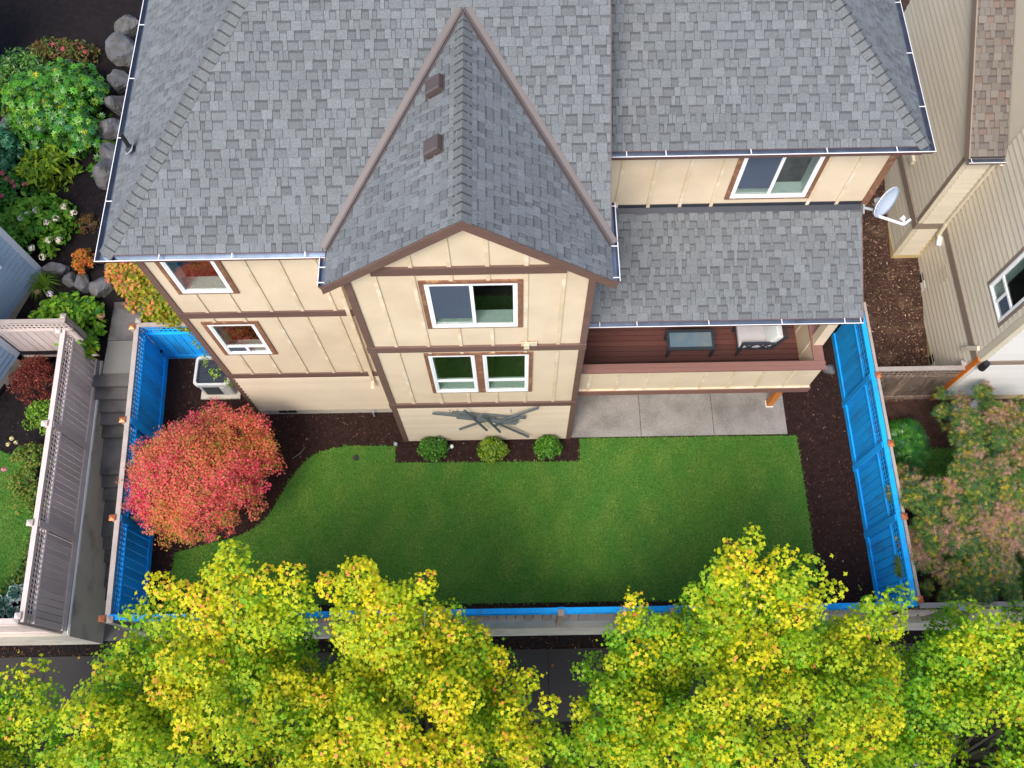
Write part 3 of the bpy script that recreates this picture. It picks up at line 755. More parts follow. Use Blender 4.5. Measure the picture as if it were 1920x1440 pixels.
wall("wall", CREAM, Frame(-2.66, 7.6, -math.pi/2), 0, .867, 0, 8.1, [], house)
wall("wall", CREAM, Frame(1.28, 6.733, math.pi/2), 0, 2.7, 0, 8.1, [], house)
b = MB(); b.poly([(1.42, 9.0, zE(0, 9)-.1), (1.42, YT, zE(0, YT)-.1), (1.42, YT, zA(0, YT)-.02), (1.42, 7.4, zA(0, 7.4)-.02), (1.42, 7.4, 7.9)]); b.build("wall", CREAM, house)
# lap siding at the foot of the walls
laps(house, CREAM_L, fm, -6.17, -2.72, .28, 2.30, .165, n=.002)
piece("foundation", CONC_W, fm, -6.2, -2.72, .004, .02, -.02, .28, house)
laps(house, CREAM_L, fb_, -2.56, 1.19, .06, 2.29, .165, n=.002)
# bands and corner boards
for z0, z1 in ((2.30, 2.50), (5.235, 5.44)): piece("trim_board", BROWN, fm, -6.27, -2.70, .003, .035, z0, z1, house)
for z0, z1 in ((2.294, 2.50), (5.20, 5.41)): piece("trim_board", BROWN, fb_, -2.70, 1.315, .004, .045, z0, z1, house)
piece("trim_board", BROWN, fb_, -2.2, .83, .004, .042, 8.075, 8.29, house)
for z0, z1 in ((0, 2.30), (2.50, 5.235), (5.44, 7.95)): piece("corner_board", BROWN, fm, -6.265, -6.15, .003, .03, z0, z1, house)
for z0, z1 in ((0, 2.294), (2.50, 5.2), (5.41, 7.98)):
    piece("corner_board", BROWN, fb_, -2.685, -2.56, .003, .032, z0, z1, house); piece("corner_board", BROWN, fb_, 1.19, 1.305, .003, .032, z0, z1, house)
    piece("corner_board", BROWN, Frame(1.28, 6.733, math.pi/2), -.028, .09, .002, .03, z0, z1, house)
piece("corner_board", BROWN_W, fr_r, 6.54, 6.665, .003, .03, 0, 7.95, house)
# battens
def battens(fr, xs, spans, wd=.065):
    for x in xs:
        for z0, z1 in spans(x): piece("batten", CREAM_B, fr, x-wd, x, .002, .022, z0, z1, house)
def cut(z0, z1, x, wins):
    out = [(z0, z1)]
    for a, b_, c, d in wins:
        if a-.03 < x < b_+.06: out = [s for p, q_ in out for s in ((p, min(q_, c)), (max(p, d), q_)) if s[1]-s[0] > .03]
    return out
battens(fm, (-5.655, -5.06, -4.46, -3.887, -3.28), lambda x: cut(2.5, 5.235, x, W_main)+cut(5.44, 7.95, x, W_main))
gz = lambda x: 9.66-KG*abs(x-.03-RX)
battens(fb_, (-2.13, -1.535, -.945, -.36, .235, .83), lambda x: cut(2.5, 5.2, x, W_bay)+cut(5.41, 8.075 if abs(x-RX) < 1.6 else gz(x), x, W_bay)+([(8.29, gz(x))] if gz(x) > 8.35 else []))
battens(fr_r, (1.98, 2.577, 3.17, 3.757, 5.56, 6.107), lambda x: [(5.9, 7.95)])
# windows
window(house, fm, *W_main[0], .09, BROWN_W, [(0, 1, 0, 1)])
window(house, fm, *W_main[1], .09, BROWN_W, [(0, 1, .23, 1), (0, .5, 0, .23), (.5, 1, 0, .23)], screens=(1,))
window(house, fb_, *W_bay[0], .085, BROWN_W, [(0, .5, 0, 1), (.5, 1, 0, 1)], screens=(0,))
window(house, fb_, *W_bay[1], .075, BROWN_W, [(0, 1, .3, 1), (0, 1, 0, .3)], screens=())
window(house, fb_, *W_bay[2], .075, BROWN_W, [(0, 1, .3, 1), (0, 1, 0, .3)], screens=())
window(house, fr_r, *W_r[0], .085, BROWN_W, [(0, .5, 0, 1), (.5, 1, 0, 1)], screens=(0,))

# rake boards, fascias
for sx in (-1, 1):
    b = MB(); x1 = RX+sx*2.30; zr = lambda x: RZ-KG*abs(x-RX)
    q0 = [(RX, 6.555, RZ-.012), (x1, 6.555, zr(x1)-.012), (x1, 6.555, zr(x1)-.19), (RX, 6.555, RZ-.24)]
    if sx < 0: q0 = q0[::-1]
    b.hexa([(x, y+.035, z) for x, y, z in q0], q0); b.build("rake_board", BROWN, house)
    b = MB(); x0, x1_ = RX, RX+sx*2.24
    b.poly([(x0, 6.59, RZ-.1), (x1_, 6.59, zr(x1_)-.1), (x1_, 6.74, zr(x1_)-.1), (x0, 6.74, RZ-.1)]); b.build("soffit", CREAM, house)
def seg(name, m_, a, b_, wd, ht, par): q_ = MB(); q_.bar(a, b_, wd, ht); return q_.build(name, m_, par)
seg("fascia", BROWN, (-6.47, 7.21, 7.87), (-2.93, 7.21, 7.87), .03, .2, house)
seg("fascia", BROWN, (-6.46, 7.23, 7.87), (-6.46, 15, 7.87), .03, .2, house)
seg("fascia", BROWN, (1.45, 9.01, 7.87), (6.86, 9.01, 7.87), .03, .2, house)
seg("fascia", BROWN, (6.86, 9.03, 7.87), (6.86, 15, 7.87), .03, .2, house)
seg("fascia", BROWN, (1.30, 7.31, 4.98), (6.56, 7.31, 4.98), .03, .18, house)
seg("rake_board", BROWN, (6.57, 7.3, 4.99), (6.57, 9.28, 4.99+.4167*1.98), .03, .17, house)
seg("rake_board", BROWN, (1.545, 7.3, zA(0, 7.3)-.1), (1.545, YT, zA(0, YT)-.1), .02, .17, house)
b = MB(); b.poly([(-6.46, 7.22, 7.78), (-6.46, 15, 7.78), (-6.24, 15, 7.78), (-6.24, 7.48, 7.78), (-2.6, 7.48, 7.78), (-2.6, 7.22, 7.78)]); b.poly([(1.4, 9.02, 7.78), (1.4, 9.28, 7.78), (6.64, 9.28, 7.78), (6.64, 15, 7.78), (6.85, 15, 7.78), (6.85, 9.02, 7.78)]); b.build("soffit", CREAM, house)
b = MB(); b.poly([(1.3, 7.32, 4.98), (1.3, 9.28, 4.98+.4*1.96), (6.55, 9.28, 4.98+.4*1.96), (6.55, 7.32, 4.98)]); b.build("soffit", CREAM, house)

# ---- gutters
def gutter(a, b_, out, par, strap=(), mats=None, m0=0, m1=0):
    """trough from a to b (top inner edge); out = outward unit; m0/m1 mitre lengths"""
    a, b_, out = np.array(a, float), np.array(b_, float), np.array(out, float); d = norm(b_-a)
    prof = [(0, 0), (0, -.10), (.085, -.10), (.118, 0), (.104, .004), (.078, -.086), (.012, -.086), (.012, .0)]
    pm = [0, 0, 0, 2, 1, 1, 1, 0]
    g = MB(); up = np.array([0, 0, 1.])
    r0 = [a-d*m0*n_/.118+out*n_+up*z for n_, z in prof]; r1 = [b_+d*m1*n_/.118+out*n_+up*z for n_, z in prof]
    for i in range(8): g.poly([r0[i], r1[i], r1[(i+1) % 8], r0[(i+1) % 8]], pm[i])
    for r_, fl_ in ((r0, m0), (r1, m1)):
        if not fl_: g.poly([r_[0], r_[1], r_[2], r_[3]], 0)
    o = g.build("gutter", mats or [GUT_O, GUT_I, GUT_LIP], par)
    for s in strap:
        p = a+d*s; q_ = MB(); q_.bar(p+out*.005+up*.006, p+out*.112+up*.008, .017, .005); q_.build("gutter_strap", GUT_LIP, o)
    return o
gutter((-6.47, 7.2, 8.0), (-2.95, 7.2, 8.0), (0, -1, 0), house, (.9, 2.05, 3.2), m0=.118)
gutter((-6.47, 7.2, 8.0), (-6.47, 15, 8.0), (-1, 0, 0), house, (1.0, 2.25, 3.5, 4.7, 5.9), m0=.118)
gutter((-2.92, 6.57, 8.015), (-2.92, 7.09, 8.015), (-1, 0, 0), house, (.06, .33))
gutter((1.54, 6.57, 8.015), (1.54, 8.0, 8.015), (1, 0, 0), house, (.06, .62, 1.36))
gutter((1.45, 9.0, 8.0), (6.87, 9.0, 8.0), (0, -1, 0), house, (.45, 1.1, 2.5, 3.75, 4.9), m1=.118)
gutter((6.87, 9.0, 8.0), (6.87, 15, 8.0), (1, 0, 0), house, (.8, 1.95, 3.1), m0=.118)
gutter((1.31, 7.3, 5.1), (6.56, 7.3, 5.1), (0, -1, 0), house, (.3, 1.0, 2.35, 3.72, 4.9, 5.2))
# head flashing above the porch roof, drip strip
piece("flashing", FLASH, fr_r, 1.29, 6.55, .004, .02, 5.84, 6.02, house)
b = MB(); b.poly([(1.3, 9.255, zG(0, 9.255)+.03), (1.3, 9.16, zG(0, 9.16)+.022), (6.55, 9.16, zG(0, 9.16)+.022), (6.55, 9.255, zG(0, 9.255)+.03)][::-1]); b.build("flashing", FLASH, house)
# roof vents
for y in (9.12, 8.02):
    cx = -1.12; n_ = norm(np.array([-KG, 0, 1])); g_ = norm(np.array([1, 0, KG])); e_ = np.array([0, 1., 0])
    c0 = np.array([cx, y, zC(cx, y)])
    b = MB(); q4 = [c0+g_*(s*.20)+e_*(t*.16)+n_*.012 for s, t in ((-1, -1), (-1, 1), (1, 1), (1, -1))]
    b.hexa([p-n_*.008 for p in q4], q4)
    q5 = [c0+g_*(s*.15+.02)+e_*(t*.135)+n_*.02 for s, t in ((-1, -1), (-1, 1), (1, 1), (1, -1))]; q6 = [c0+g_*(s*.145+.02)+e_*(t*.13)+n_*.10 for s, t in ((-1, -1), (-1, 1), (1, 1), (1, -1))]
    q7 = [c0+g_*(s*.12+.02)+e_*(t*.105)+n_*.118 for s, t in ((-1, -1), (-1, 1), (1, 1), (1, -1))]
    b.hexa(q5, q6); b.hexa(q6, q7); b.build("roof_vent", VENT, house, weld=True)
pb = P(244, 278, 8.34); b = MB(); b.tube([pb, pb+np.array([0, 0, .36])], .035, 10); vp = b.build("vent_pipe", BLACK, house, smooth=False)
b = MB(); b.tube([pb-np.array([0, 0, .02]), pb+np.array([0, 0, .06])], [.09, .045], 10); b.build("pipe_boot", STEEL, house)
b = MB(); n_ = norm(np.array([-KG, 0, 1])); g_ = norm(np.array([1, 0, KG])); q4 = [pb+g_*(s*.09)+np.array([0, t*.09, 0])+n_*.012 for s, t in ((-1, -1), (-1, 1), (1, 1), (1, -1))]; b.hexa([p-n_*.01 for p in q4], q4); b.build("pipe_flashing", PLASTIC, house)
# downspout at the bay, wall box, foundation vents, hose bib
b = MB(); b.bar((-3.0, 7.36, 7.9), (-3.03, 7.43, 7.5), .075, .06, (0, -1, 0)); b.bar((-3.03, 7.43, 7.5), (-3.13, 7.43, 2.15), .075, .055, (0, -1, 0)); b.bar((-3.13, 7.43, 2.15), (-3.16, 7.30, 1.98), .07, .055, (0, -1, 0.3)); b.build("downspout", CREAM_B, house)
piece("conduit_box", CREAM_B, fb_, .17, .27, .03, .09, 5.36, 5.52, house); piece("conduit_box", CREAM_B, fb_, .12, .41, .03, .055, 5.43, 5.56, house)
for x in (-5.7, -5.48): piece("foundation_vent", BLACK, fm, x, x+.2, .02, .028, .1, .24, house)
b = MB(); b.tube([(-3.42, 7.46, .25), (-3.42, 7.38, .25), (-3.42, 7.36, .02)], .018, 6); b.build("drain_pipe", PLASTIC, house)

# ---- deck
deck = thing("deck", (3.9, 8, 0), "raised brown timber deck with cream panelled half wall under porch roof", "deck")
for i in range(17): y = 7.12+i*.127; piece("deck_board", DECKW, Frame(0, 0), 1.31, 6.18, -(y+.115), -y, 2.41, 2.45, deck)
fd = Frame(0, 7.06)
wall("half_wall", CREAM, fd, 1.31, 6.36, 2.28, 3.27, [], deck, .12)
wall("half_wall", CREAM, Frame(6.36, 7.06, math.pi/2), 0, 2.2, 2.28, 3.27, [], deck, .12)
b = MB(); b.poly([(6.195, 7.18, 3.27), (6.195, 9.27, 3.27), (6.195, 9.27, 2.42), (6.195, 7.18, 2.42)]); b.build("half_wall_lining", CREAM, deck)
for y in (7.72, 8.3): piece("batten", CREAM_B, Frame(6.194, 9.27, -math.pi/2), 9.27-y, 9.27-y+.06, .0, .018, 2.46, 3.26, deck)
for x in [1.57+.605*i for i in range(8)]: piece("batten", CREAM_B, fd, x-.035, x+.03, .002, .022, 2.30, 3.26, deck)
piece("rail_cap", CAPW, fd, 1.31, 6.41, -.15, -.05, 3.272, 3.312, deck); piece("rail_cap", CAPW, fd, 1.31, 6.41, -.046, .05, 3.272, 3.312, deck)
piece("rail_cap", CAPW, Frame(6.29, 7.215, math.pi/2), 0, 2.04, -.11, .11, 3.274, 3.314, deck)
piece("rim_board", CAPW, fd, 1.31, 6.40, .0, .05, 2.05, 2.27, deck); piece("rim_board", CAPW, Frame(6.36, 7.06, math.pi/2), 0, 2.2, .0, .04, 2.05, 2.27, deck)
piece("ledger_cap", CREAM_B, fd, 1.31, 6.37, .0, .035, 2.272, 2.292, deck)
for i in range(9): piece("joist", CEDAR, Frame(0, 0), 1.35+i*.6, 1.40+i*.6, -9.25, -7.08, 2.18, 2.405, deck)
piece("porch_column", CREAM, Frame(6.36, 7.66), -.14, .06, -.1, .1, 3.31, 5.0, deck)
piece("support_post", CEDAR, Frame(6.14, 7.5), -.07, .07, -.07, .07, .06, 2.2, deck); piece("post_base", WHITE, Frame(6.14, 7.5), -.085, .085, -.085, .085, .03, .06, deck)

# ================================================================== FURNITURE AND FITTINGS
tb = thing("coffee_table", (3.78, 7.95, 2.45), "dark metal coffee table with pale blue glass top on the deck", "table")
ft = Frame(3.78, 7.94)
tw, td, th = .50, .23, 2.86
for u in (-tw, tw-.05):
    for n_ in (-td, td-.05): piece("leg", STEEL, ft, u, u+.05, n_, n_+.05, 2.452, th-.01, tb)
for d in ((-tw-.01, tw+.01, -td-.01, -td+.06), (-tw-.01, tw+.01, td-.06, td+.01), (-tw-.01, -tw+.05, -td+.06, td-.06), (tw-.05, tw+.01, -td+.06, td-.06)): piece("frame_rail", STEEL, ft, *d, th-.03, th+.012, tb)
piece("glass_top", TABLEG, ft, -tw+.05, tw-.05, -td+.06, td-.06, th-.004, th+.006, tb)

ch = thing("armchair", (5.15, 8.02, 2.45), "patio armchair with grey striped seat cushion and dark lattice arms", "chair")
fc = Frame(5.15, 8.02)
def rcush(name, m_, fr, u0, u1, n0, n1, z0, z1, tilt, par):
    b = MB(); b.fbox(fr, u0, u1, n0, n1, z0, z1); o = b.build(name, m_, par, weld=True)
    md = o.modifiers.new("bevel", 'BEVEL'); md.width = .035; md.segments = 3
    o.data.polygons.foreach_set("use_smooth", [True]*len(o.data.polygons))
    if tilt:
        c = fr.p(u0, (n0+n1)/2, z0)-offs(par)
        o.matrix_local = Matrix.Translation(c) @ Matrix.Rotation(tilt, 4, 'Y') @ Matrix.Translation(-Vector(c))
    return o
rcush("seat_cushion", CUSH, fc, -.36, .26, -.27, .27, 2.78, 2.92, 0, ch)
rcush("back_cushion", CUSH2, fc, .18, .33, -.27, .27, 2.88, 3.38, R(20), ch)
b = MB(); b.fbox(fc, -.36, .34, -.28, .28, 2.74, 2.78); b.build("seat_frame", STEEL, ch)
for n_ in (-.31, .27):
    for u in (-.36, .26): b = MB(); b.bar(fc.p(u+.02, n_+.02, 2.452), fc.p(u+.05 if u < 0 else u+.02, n_+.02, 3.06 if u < 0 else 3.02), .04, .04); b.build("leg", STEEL, ch)
    b = MB(); y_ = n_+.02
    b.bar(fc.p(-.33, y_, 3.06), fc.p(.40, y_, 3.06), .06, .035); b.build("armrest", STEEL, ch)
    b = MB()
    for a0, a1 in ((-.3, .0), (.0, -.3), (0, .28), (.28, 0)): b.bar(fc.p(a0, y_, 2.76), fc.p(a1, y_, 3.04), .022, .022, (0, 1, 0))
    b.build("arm_lattice", STEEL, ch)
b = MB(); b.bar(fc.p(.34, -.28, 2.75), fc.p(.54, -.28, 3.36), .035, .035); b.bar(fc.p(.34, .28, 2.75), fc.p(.54, .28, 3.36), .035, .035); b.bar(fc.p(.54, -.28, 3.36), fc.p(.54, .28, 3.36), .035, .035); b.build("back_frame", STEEL, ch)

# wall sculpture of crossed tubes on the bay
ws = thing("wall_sculpture", (-.65, 6.68, 1.4), "grey metal wall sculpture of crossed bars on lap siding", "wall art")
for i, (u0, v0, u1, v1, yy) in enumerate([(811, 775, 972, 792, 6.62), (847, 773, 986, 784, 6.66), (932, 791, 1009, 765, 6.60), (862, 805, 928, 782, 6.66), (870, 769, 913, 807, 6.56), (903, 777, 938, 810, 6.55), (925, 790, 991, 819, 6.60), (928, 798, 984, 781, 6.62), (856, 783, 968, 795, 6.58)]):
    b = MB(); b.bar(PY(u0, v0, yy), PY(u1, v1, yy), .042, .04, (0, -1, 0)); b.build("bar", ARTM, ws)
b = MB()
for u in (843, 857, 958): p = PY(u, 768, 6.69); b.tube([p, p+np.array([0, -.02, -.12])], .006, 5)
b.build("hanger", STEEL, ws)

# air conditioner beside the left corner
ac = thing("air_conditioner", (-7.2, 8.3, 0), "pale grey air conditioner unit with dark fan beside house corner", "air conditioner")
def rrect(x0, x1, y0, y1, r, n=5):
    o = []
    for cx, cy, a in ((x1-r, y1-r, 0), (x0+r, y1-r, 90), (x0+r, y0+r, 180), (x1-r, y0+r, 270)):
        for k in range(n+1): t = R(a+90*k/n); o.append((cx+r*math.cos(t), cy+r*math.sin(t)))
    return o
def ring(b, outer, inner, z0, z1):
    n = len(outer)
    for i in range(n):
        j = (i+1) % n; A, B_, C_, D_ = outer[i], outer[j], inner[j], inner[i]
        b.poly([(*A, z1), (*B_, z1), (*C_, z1), (*D_, z1)]); b.poly([(*A, z0), (*B_, z0), (*B_, z1), (*A, z1)]); b.poly([(*D_, z1), (*C_, z1), (*C_, z0), (*D_, z0)])
X0, X1, Y0, Y1 = -7.63, -6.77, 7.92, 8.68
b = MB(); pr = rrect(X0+.04, X1-.04, Y0+.04, Y1-.04, .06); b.hexa([(x, y, .06) for x, y in pr], [(x, y, .70) for x, y in pr]); b.build("casing", ACW, ac)
b = MB(); ring(b, rrect(X0, X1, Y0, Y1, .1), rrect(X0+.06, X1-.06, Y0+.06, Y1-.06, .07), .68, .80); b.build("top_rim", ACW, ac)
b = MB(); pr = rrect(X0+.05, X1-.05, Y0+.05, Y1-.05, .07); b.poly([(x, y, .715) for x, y in pr]); b.build("top_plate", STEEL, ac)
b = MB(); c_ = ((X0+X1)/2+.02, (Y0+Y1)/2); cir = [(c_[0]+.29*math.cos(t*.2618), c_[1]+.29*math.sin(t*.2618)) for t in range(24)]; b.poly([(x, y, .722) for x, y in cir]); b.build("fan_well", ACD, ac)
b = MB()
for k in range(3):
    a = k*2.094+.4; p = [(c_[0]+r_*math.cos(a+da), c_[1]+r_*math.sin(a+da), .735+.02*da) for r_, da in ((.05, 0), (.27, -.1), (.27, .75), (.05, .9))]; b.poly(p)
b.build("fan_blade", STEEL, ac)
b = MB()
for k in range(9): yk = Y0+.1+k*.07; b.bar((X0+.07, yk, .775), (X1-.07, yk, .775), .006, .006)
b.build("fan_guard", STEEL, ac)
for k in range(9): z = .14+k*.058; piece("louvre", STEEL, Frame(0, Y0+.04), X0+.14, X1-.32, .0, .012, z, z+.03, ac)
piece("badge", WHITE, Frame(0, Y0+.04), X1-.30, X1-.2, .0, .01, .55, .66, ac)
b = MB(); b.box(X0-.05, X1+.05, Y0-.05, Y1+.05, .005, .06); b.build("pad", CONC_W, ac)

# satellite dish on the porch roof corner
sd = thing("satellite_dish", (6.62, 9.2, 5.95), "pale blue satellite dish on bent pipe at porch roof corner", "satellite dish")
dc = P(1663, 380, 6.25); lo_ = P(1643, 408, 5.98); hi_ = P(1683, 351, 6.42)
ax_l = norm(hi_-lo_); half = np.linalg.norm(hi_-lo_)/2
fc_ = norm(np.array([.60, -.45, .62])); fc_ = norm(fc_-ax_l*(fc_@ax_l)); ax_s = np.cross(fc_, ax_l); cen = (lo_+hi_)/2
def dpt(a, s, off=0): return cen+ax_l*(s*half)+ax_s*(a*half*.74)+fc_*(.09*(a*a+s*s)-.09+off)
b = MB(); rings = []
for ir in range(7):
    r_ = ir/6; rings.append([dpt(r_*math.cos(t*math.pi/16), r_*math.sin(t*math.pi/16)) for t in range(32)])
for back, sgn in ((0, 1), (-.016, -1)):
    rr_ = [[p+fc_*back for p in rg] for rg in rings]
    for ir in range(1, 7):
        for t in range(32):
            q4 = [rr_[ir-1][t], rr_[ir][t], rr_[ir][(t+1) % 32], rr_[ir-1][(t+1) % 32]]
            b.poly(q4 if sgn > 0 else q4[::-1], 0 if ir < 6 or sgn < 0 else 0)
for t in range(32): b.poly([rings[6][t], rings[6][t]-fc_*.016, rings[6][(t+1) % 32]-fc_*.016, rings[6][(t+1) % 32]], 1)
b.build("reflector", [DISH, DISHW], sd, smooth=True, weld=True)
tc = bpy.data.curves.new("lettering", 'FONT'); tc.body = "DIRECTV"; tc.size = 1; tc.align_x = 'CENTER'; tc.align_y = 'CENTER'
to_ = bpy.data.objects.new("lettering_tmp", tc); COL.objects.link(to_); bpy.context.view_layer.update()
tm = bpy.data.meshes.new_from_object(to_.evaluated_get(bpy.context.evaluated_depsgraph_get())); bpy.data.objects.remove(to_)
for vtx in tm.vertices:
    s_, a_ = vtx.co.x*.34+.10, vtx.co.y*.52+.34
    vtx.co = Vector(dpt(a_, s_, .008)-offs(sd))
tm.materials.append(DISHW); lo = bpy.data.objects.new("lettering", tm); COL.objects.link(lo); lo.parent = sd
ft_, l1, l2 = P(1646, 405, 5.95), P(1695, 421, 5.95), P(1708, 411, 6.05)
b = MB(); b.bar(ft_, l1, .036, .034); b.bar(l1, l2, .034, .034); b.build("feed_arm", DISHW, sd)
lp = P(1695, 411, 6.08); b = MB(); b.tube([lp, lp+(cen-lp)*.14], [.04, .05], 10); b.build("feed_horn", WHITE, sd); b = MB(); b.bar(l1, lp, .03, .03); b.build("feed_neck", DISHW, sd)
b = MB(); b.tube([(6.6, 9.18, 5.93), (6.74, 9.12, 5.95), (6.80, 9.06, 5.86), cen-fc_*.2-ax_l*.07], .028, 8); b.build("mast_pipe", PLASTIC, sd, smooth=True)
b = MB(); b.tube([cen-fc_*.22-ax_l*.08, cen-fc_*.118], .05, 8); b.build("bracket", PLASTIC, sd)
b = MB(); b.bar((6.585, 9.1, 5.84), (6.585, 9.26, 5.92), .02, .14); b.build("mount_plate", PLASTIC, sd)

# small things in the beds
for x, y, lab in ((-1.53, 6.52, "small white garden light beside the leftmost round shrub by the bay"), (-2.86, 6.6, "tiny grey garden light at the lawn's inner corner")):
    b = MB(); b.tube([(x, y, 0), (x, y, .14), (x, y, .15), (x, y, .18)], [.014, .014, .05, .03], 12); b.build("bed_fixture", WHITE if x > -2 else PLASTIC, None, label=lab, cat="garden light")  # garden light by the shrub, irrigation marker at the lawn corner
b = MB(); b.tube([(-3.81, 6.31, .0), (-3.81, 6.31, .055)], .07, 14); b.build("lawn_drain", BLACK, None, label="round black drain cover set in the lawn", cat="drain")
b = MB(); a_, c2, d2_ = P(548, 860, .03), P(563, 850, .05), P(572, 838, .03); b.tube([a_, c2, d2_], [.008, .01, .006], 5); b.build("twig", BARK, None, label="thin pale twig lying on the mulch by the red maple", cat="twig")

# ================================================================== RIGHT NEIGHBOUR
nr = thing("house", (11.5, 10, 0), "beige lap sided neighbour house with brown shingled side bay", "house")
xA, xB, yB, yS = 10.13, 9.45, 11.07, 7.57
fA = Frame(xA, 16, -math.pi/2); fB = Frame(xB, 16, -math.pi/2); fBS = Frame(xB, yB); fS = Frame(xA, yS)
uA = lambda y: 16-y
WN = (uA(8.93), uA(7.86), 3.36, 5.0)
wall("wall", BEIGE, fA, 0, uA(yS), -.2, 7.6, [(WN[0]+.06, WN[1]-.06, WN[2]+.04, WN[3]-.06)], nr)
wall("wall", BEIGE_SUN, fS, 0, 8, -.2, 7.6, [], nr)
zSh = lambda x, y: 5.03+.57*(y-10.90)
b = MB(); b.poly([(xB, yB, .3), (xB, yB, 5.0), (xB, 16, 7.8), (xB, 16, .3)]); b.poly([(xB, yB, .3), (xA, yB, .3), (xA, yB, 5.0), (xB, yB, 5.0)]); b.build("wall", BEIGE, nr)
laps(nr, BEIGE, fA, uA(yB), uA(yS)-.14, 2.38, 7.6, .175, [(WN[0], WN[1], WN[2], WN[3])], n=.002)
laps(nr, BEIGE, fA, uA(yB), uA(yS)-.14, .42, 2.15, .175, n=.002)
laps(nr, BEIGE_SUN, fS, .13, 8, 2.38, 7.6, .175, n=.002); laps(nr, BEIGE_SUN, fS, .13, 8, .3, 2.15, .175, n=.002)
z = 1.0
while z < 7.6:
    ymin = yB+.1 if z < 4.9 else 10.95+(z-4.95)/.57+.12
    if not (2.1 < z < 2.35): piece("siding_board", BEIGE, fB, 0, uA(ymin), .002, .022, z, z+.175, nr, 'lap')
    z += .175
laps(nr, BEIGE, fBS, .1, .60, 2.38, 4.85, .175, n=.002); laps(nr, BEIGE, fBS, .1, .60, .95, 2.15, .175, n=.002)
# trims
piece("trim_board", TAUPE, fA, uA(yB), uA(yS), .002, .045, 2.15, 2.37, nr); piece("trim_board", TAUPE, fB, 0, uA(yB)+.04, .002, .045, 2.16, 2.38, nr)
piece("trim_board", TAUPE, fBS, -.045, .66, .002, .045, 2.16, 2.38, nr); piece("trim_board", TAUPE, fS, -.04, 8, .002, .04, 2.15, 2.33, nr)
piece("corner_board", BEIGE_T, fA, uA(yS)-.13, uA(yS)+.03, .002, .03, 2.38, 7.6, nr); piece("corner_board", BEIGE_T, fS, -.03, .12, .002, .03, 2.34, 7.6, nr)
piece("corner_board", BEIGE_T, fA, uA(yS)-.13, uA(yS)-.02, .002, .028, 1.5, 2.14, nr)
piece("corner_board", ORANGE, fA, uA(yS)-.06, uA(yS)+.045, .002, .05, .0, 2.40, nr, label="orange stained corner board")
piece("corner_board", BEIGE_T, fB, uA(yB)-.09, uA(yB)+.02, .002, .026, .8, 2.15, nr); piece("corner_board", TAUPE, fB, uA(yB)-.09, uA(yB)+.02, .002, .026, 2.39, 4.8, nr)
piece("corner_board", BEIGE_T, fBS, -.02, .09, .002, .026, .8, 2.15, nr); piece("corner_board", BEIGE_T, fBS, -.02, .09, .002, .026, 2.39, 4.9, nr)
piece("corner_board", YELLOWF, fBS, .58, .67, .002, .02, .95, 4.9, nr)
b = MB(); b.poly([fA.p(uA(yB), .012, .3), fA.p(uA(7.6), .012, -.1), fA.p(uA(7.6), .012, .41), fA.p(uA(yB), .012, 1.0)]); b.build("foundation", YELLOWF, nr)
piece("foundation", YELLOWF, fB, 0, uA(yB)+.0, .002, .03, .4, 1.0, nr); piece("foundation", YELLOWF, fBS, -.03, .66, .002, .03, .4, .95, nr); piece("foundation", YELLOWF, fS, 0.1, 8, .002, .02, -.1, .3, nr)
for y in (10.6, 8.55):
    piece("foundation_vent", BLACK, fA, uA(y), uA(y-.2), .014, .03, .62 if y > 10 else .30, .84 if y > 10 else .5, nr); piece("foundation_vent", WHITE, fA, uA(y-.22), uA(y-.42), .014, .03, .62 if y > 10 else .30, .84 if y > 10 else .5, nr)
piece("access_panel", BEIGE_T, fA, uA(10.2), uA(9.86), .02, .03, 1.55, 1.95, nr)
piece("vent_hood", BEIGE_T, fB, uA(12.6), uA(12.42), .02, .09, 2.75, 2.9, nr)
window(nr, fA, *WN, .09, TAUPE, [(0, 1, .33, 1), (0, .5, 0, .33), (.5, 1, 0, .33)], screens=(2,))
# side bay roof
SP = {'S': ([(9.36, 10.93), (10.11, 10.93), (10.11, 16), (9.36, 16)], zSh, (9.36, 10.93), (1, 0), (0, 1), .57)}
b = MB(); tp = [(x, y, zSh(x, y)-.004) for x, y in SP['S'][0]]; b.hexa([(x, y, z-.1) for x, y, z in tp], tp); nroof = b.build("roof", UNDER, nr)
shingles(SP, nroof, SHING_B, [lin(116, 109, 101), lin(110, 102, 93), lin(100, 94, 89), lin(114, 99, 90)], e=.145, keep=300, seed=8, wmin=.09, wmax=.2)
seg("rake_board", TAUPE, (9.35, 10.93, 4.96), (9.35, 16, 4.96+.57*5.07), .03, .18, nr)
gutter((9.34, 10.92, 5.0), (10.12, 10.92, 5.0), (0, -1, 0), nr, (.06,), [TAUPE, GUT_I, GUT_LIP])
b = MB(); b.bar((10.06, 10.84, 4.9), (10.06, 11.0, 4.7), .07, .06); b.bar((10.06, 11.0, 4.7), (10.06, 11.0, 2.42), .07, .06, (0, 1, 0)); b.bar((10.05, 10.98, 2.42), (10.02, 10.9, 2.05), .07, .06, (0, 1, 0)); b.build("downspout", BEIGE_T, nr)
b = MB(); b.tube([(10.05, 10.86, 2.08), (10.05, 10.80, 1.98), (10.05, 10.7, 1.94)], .055, 10); b.build("downspout_elbow", WHITE, nr)
b = MB(); b.bar((10.08, 7.78, 2.52), (10.06, 7.95, 2.15), .1, .07, (1, 0, 0)); b.bar((10.06, 7.95, 2.15), (10.06, 8.02, 1.9), .09, .06, (1, 0, 0)); b.build("downspout", BEIGE_T, nr)
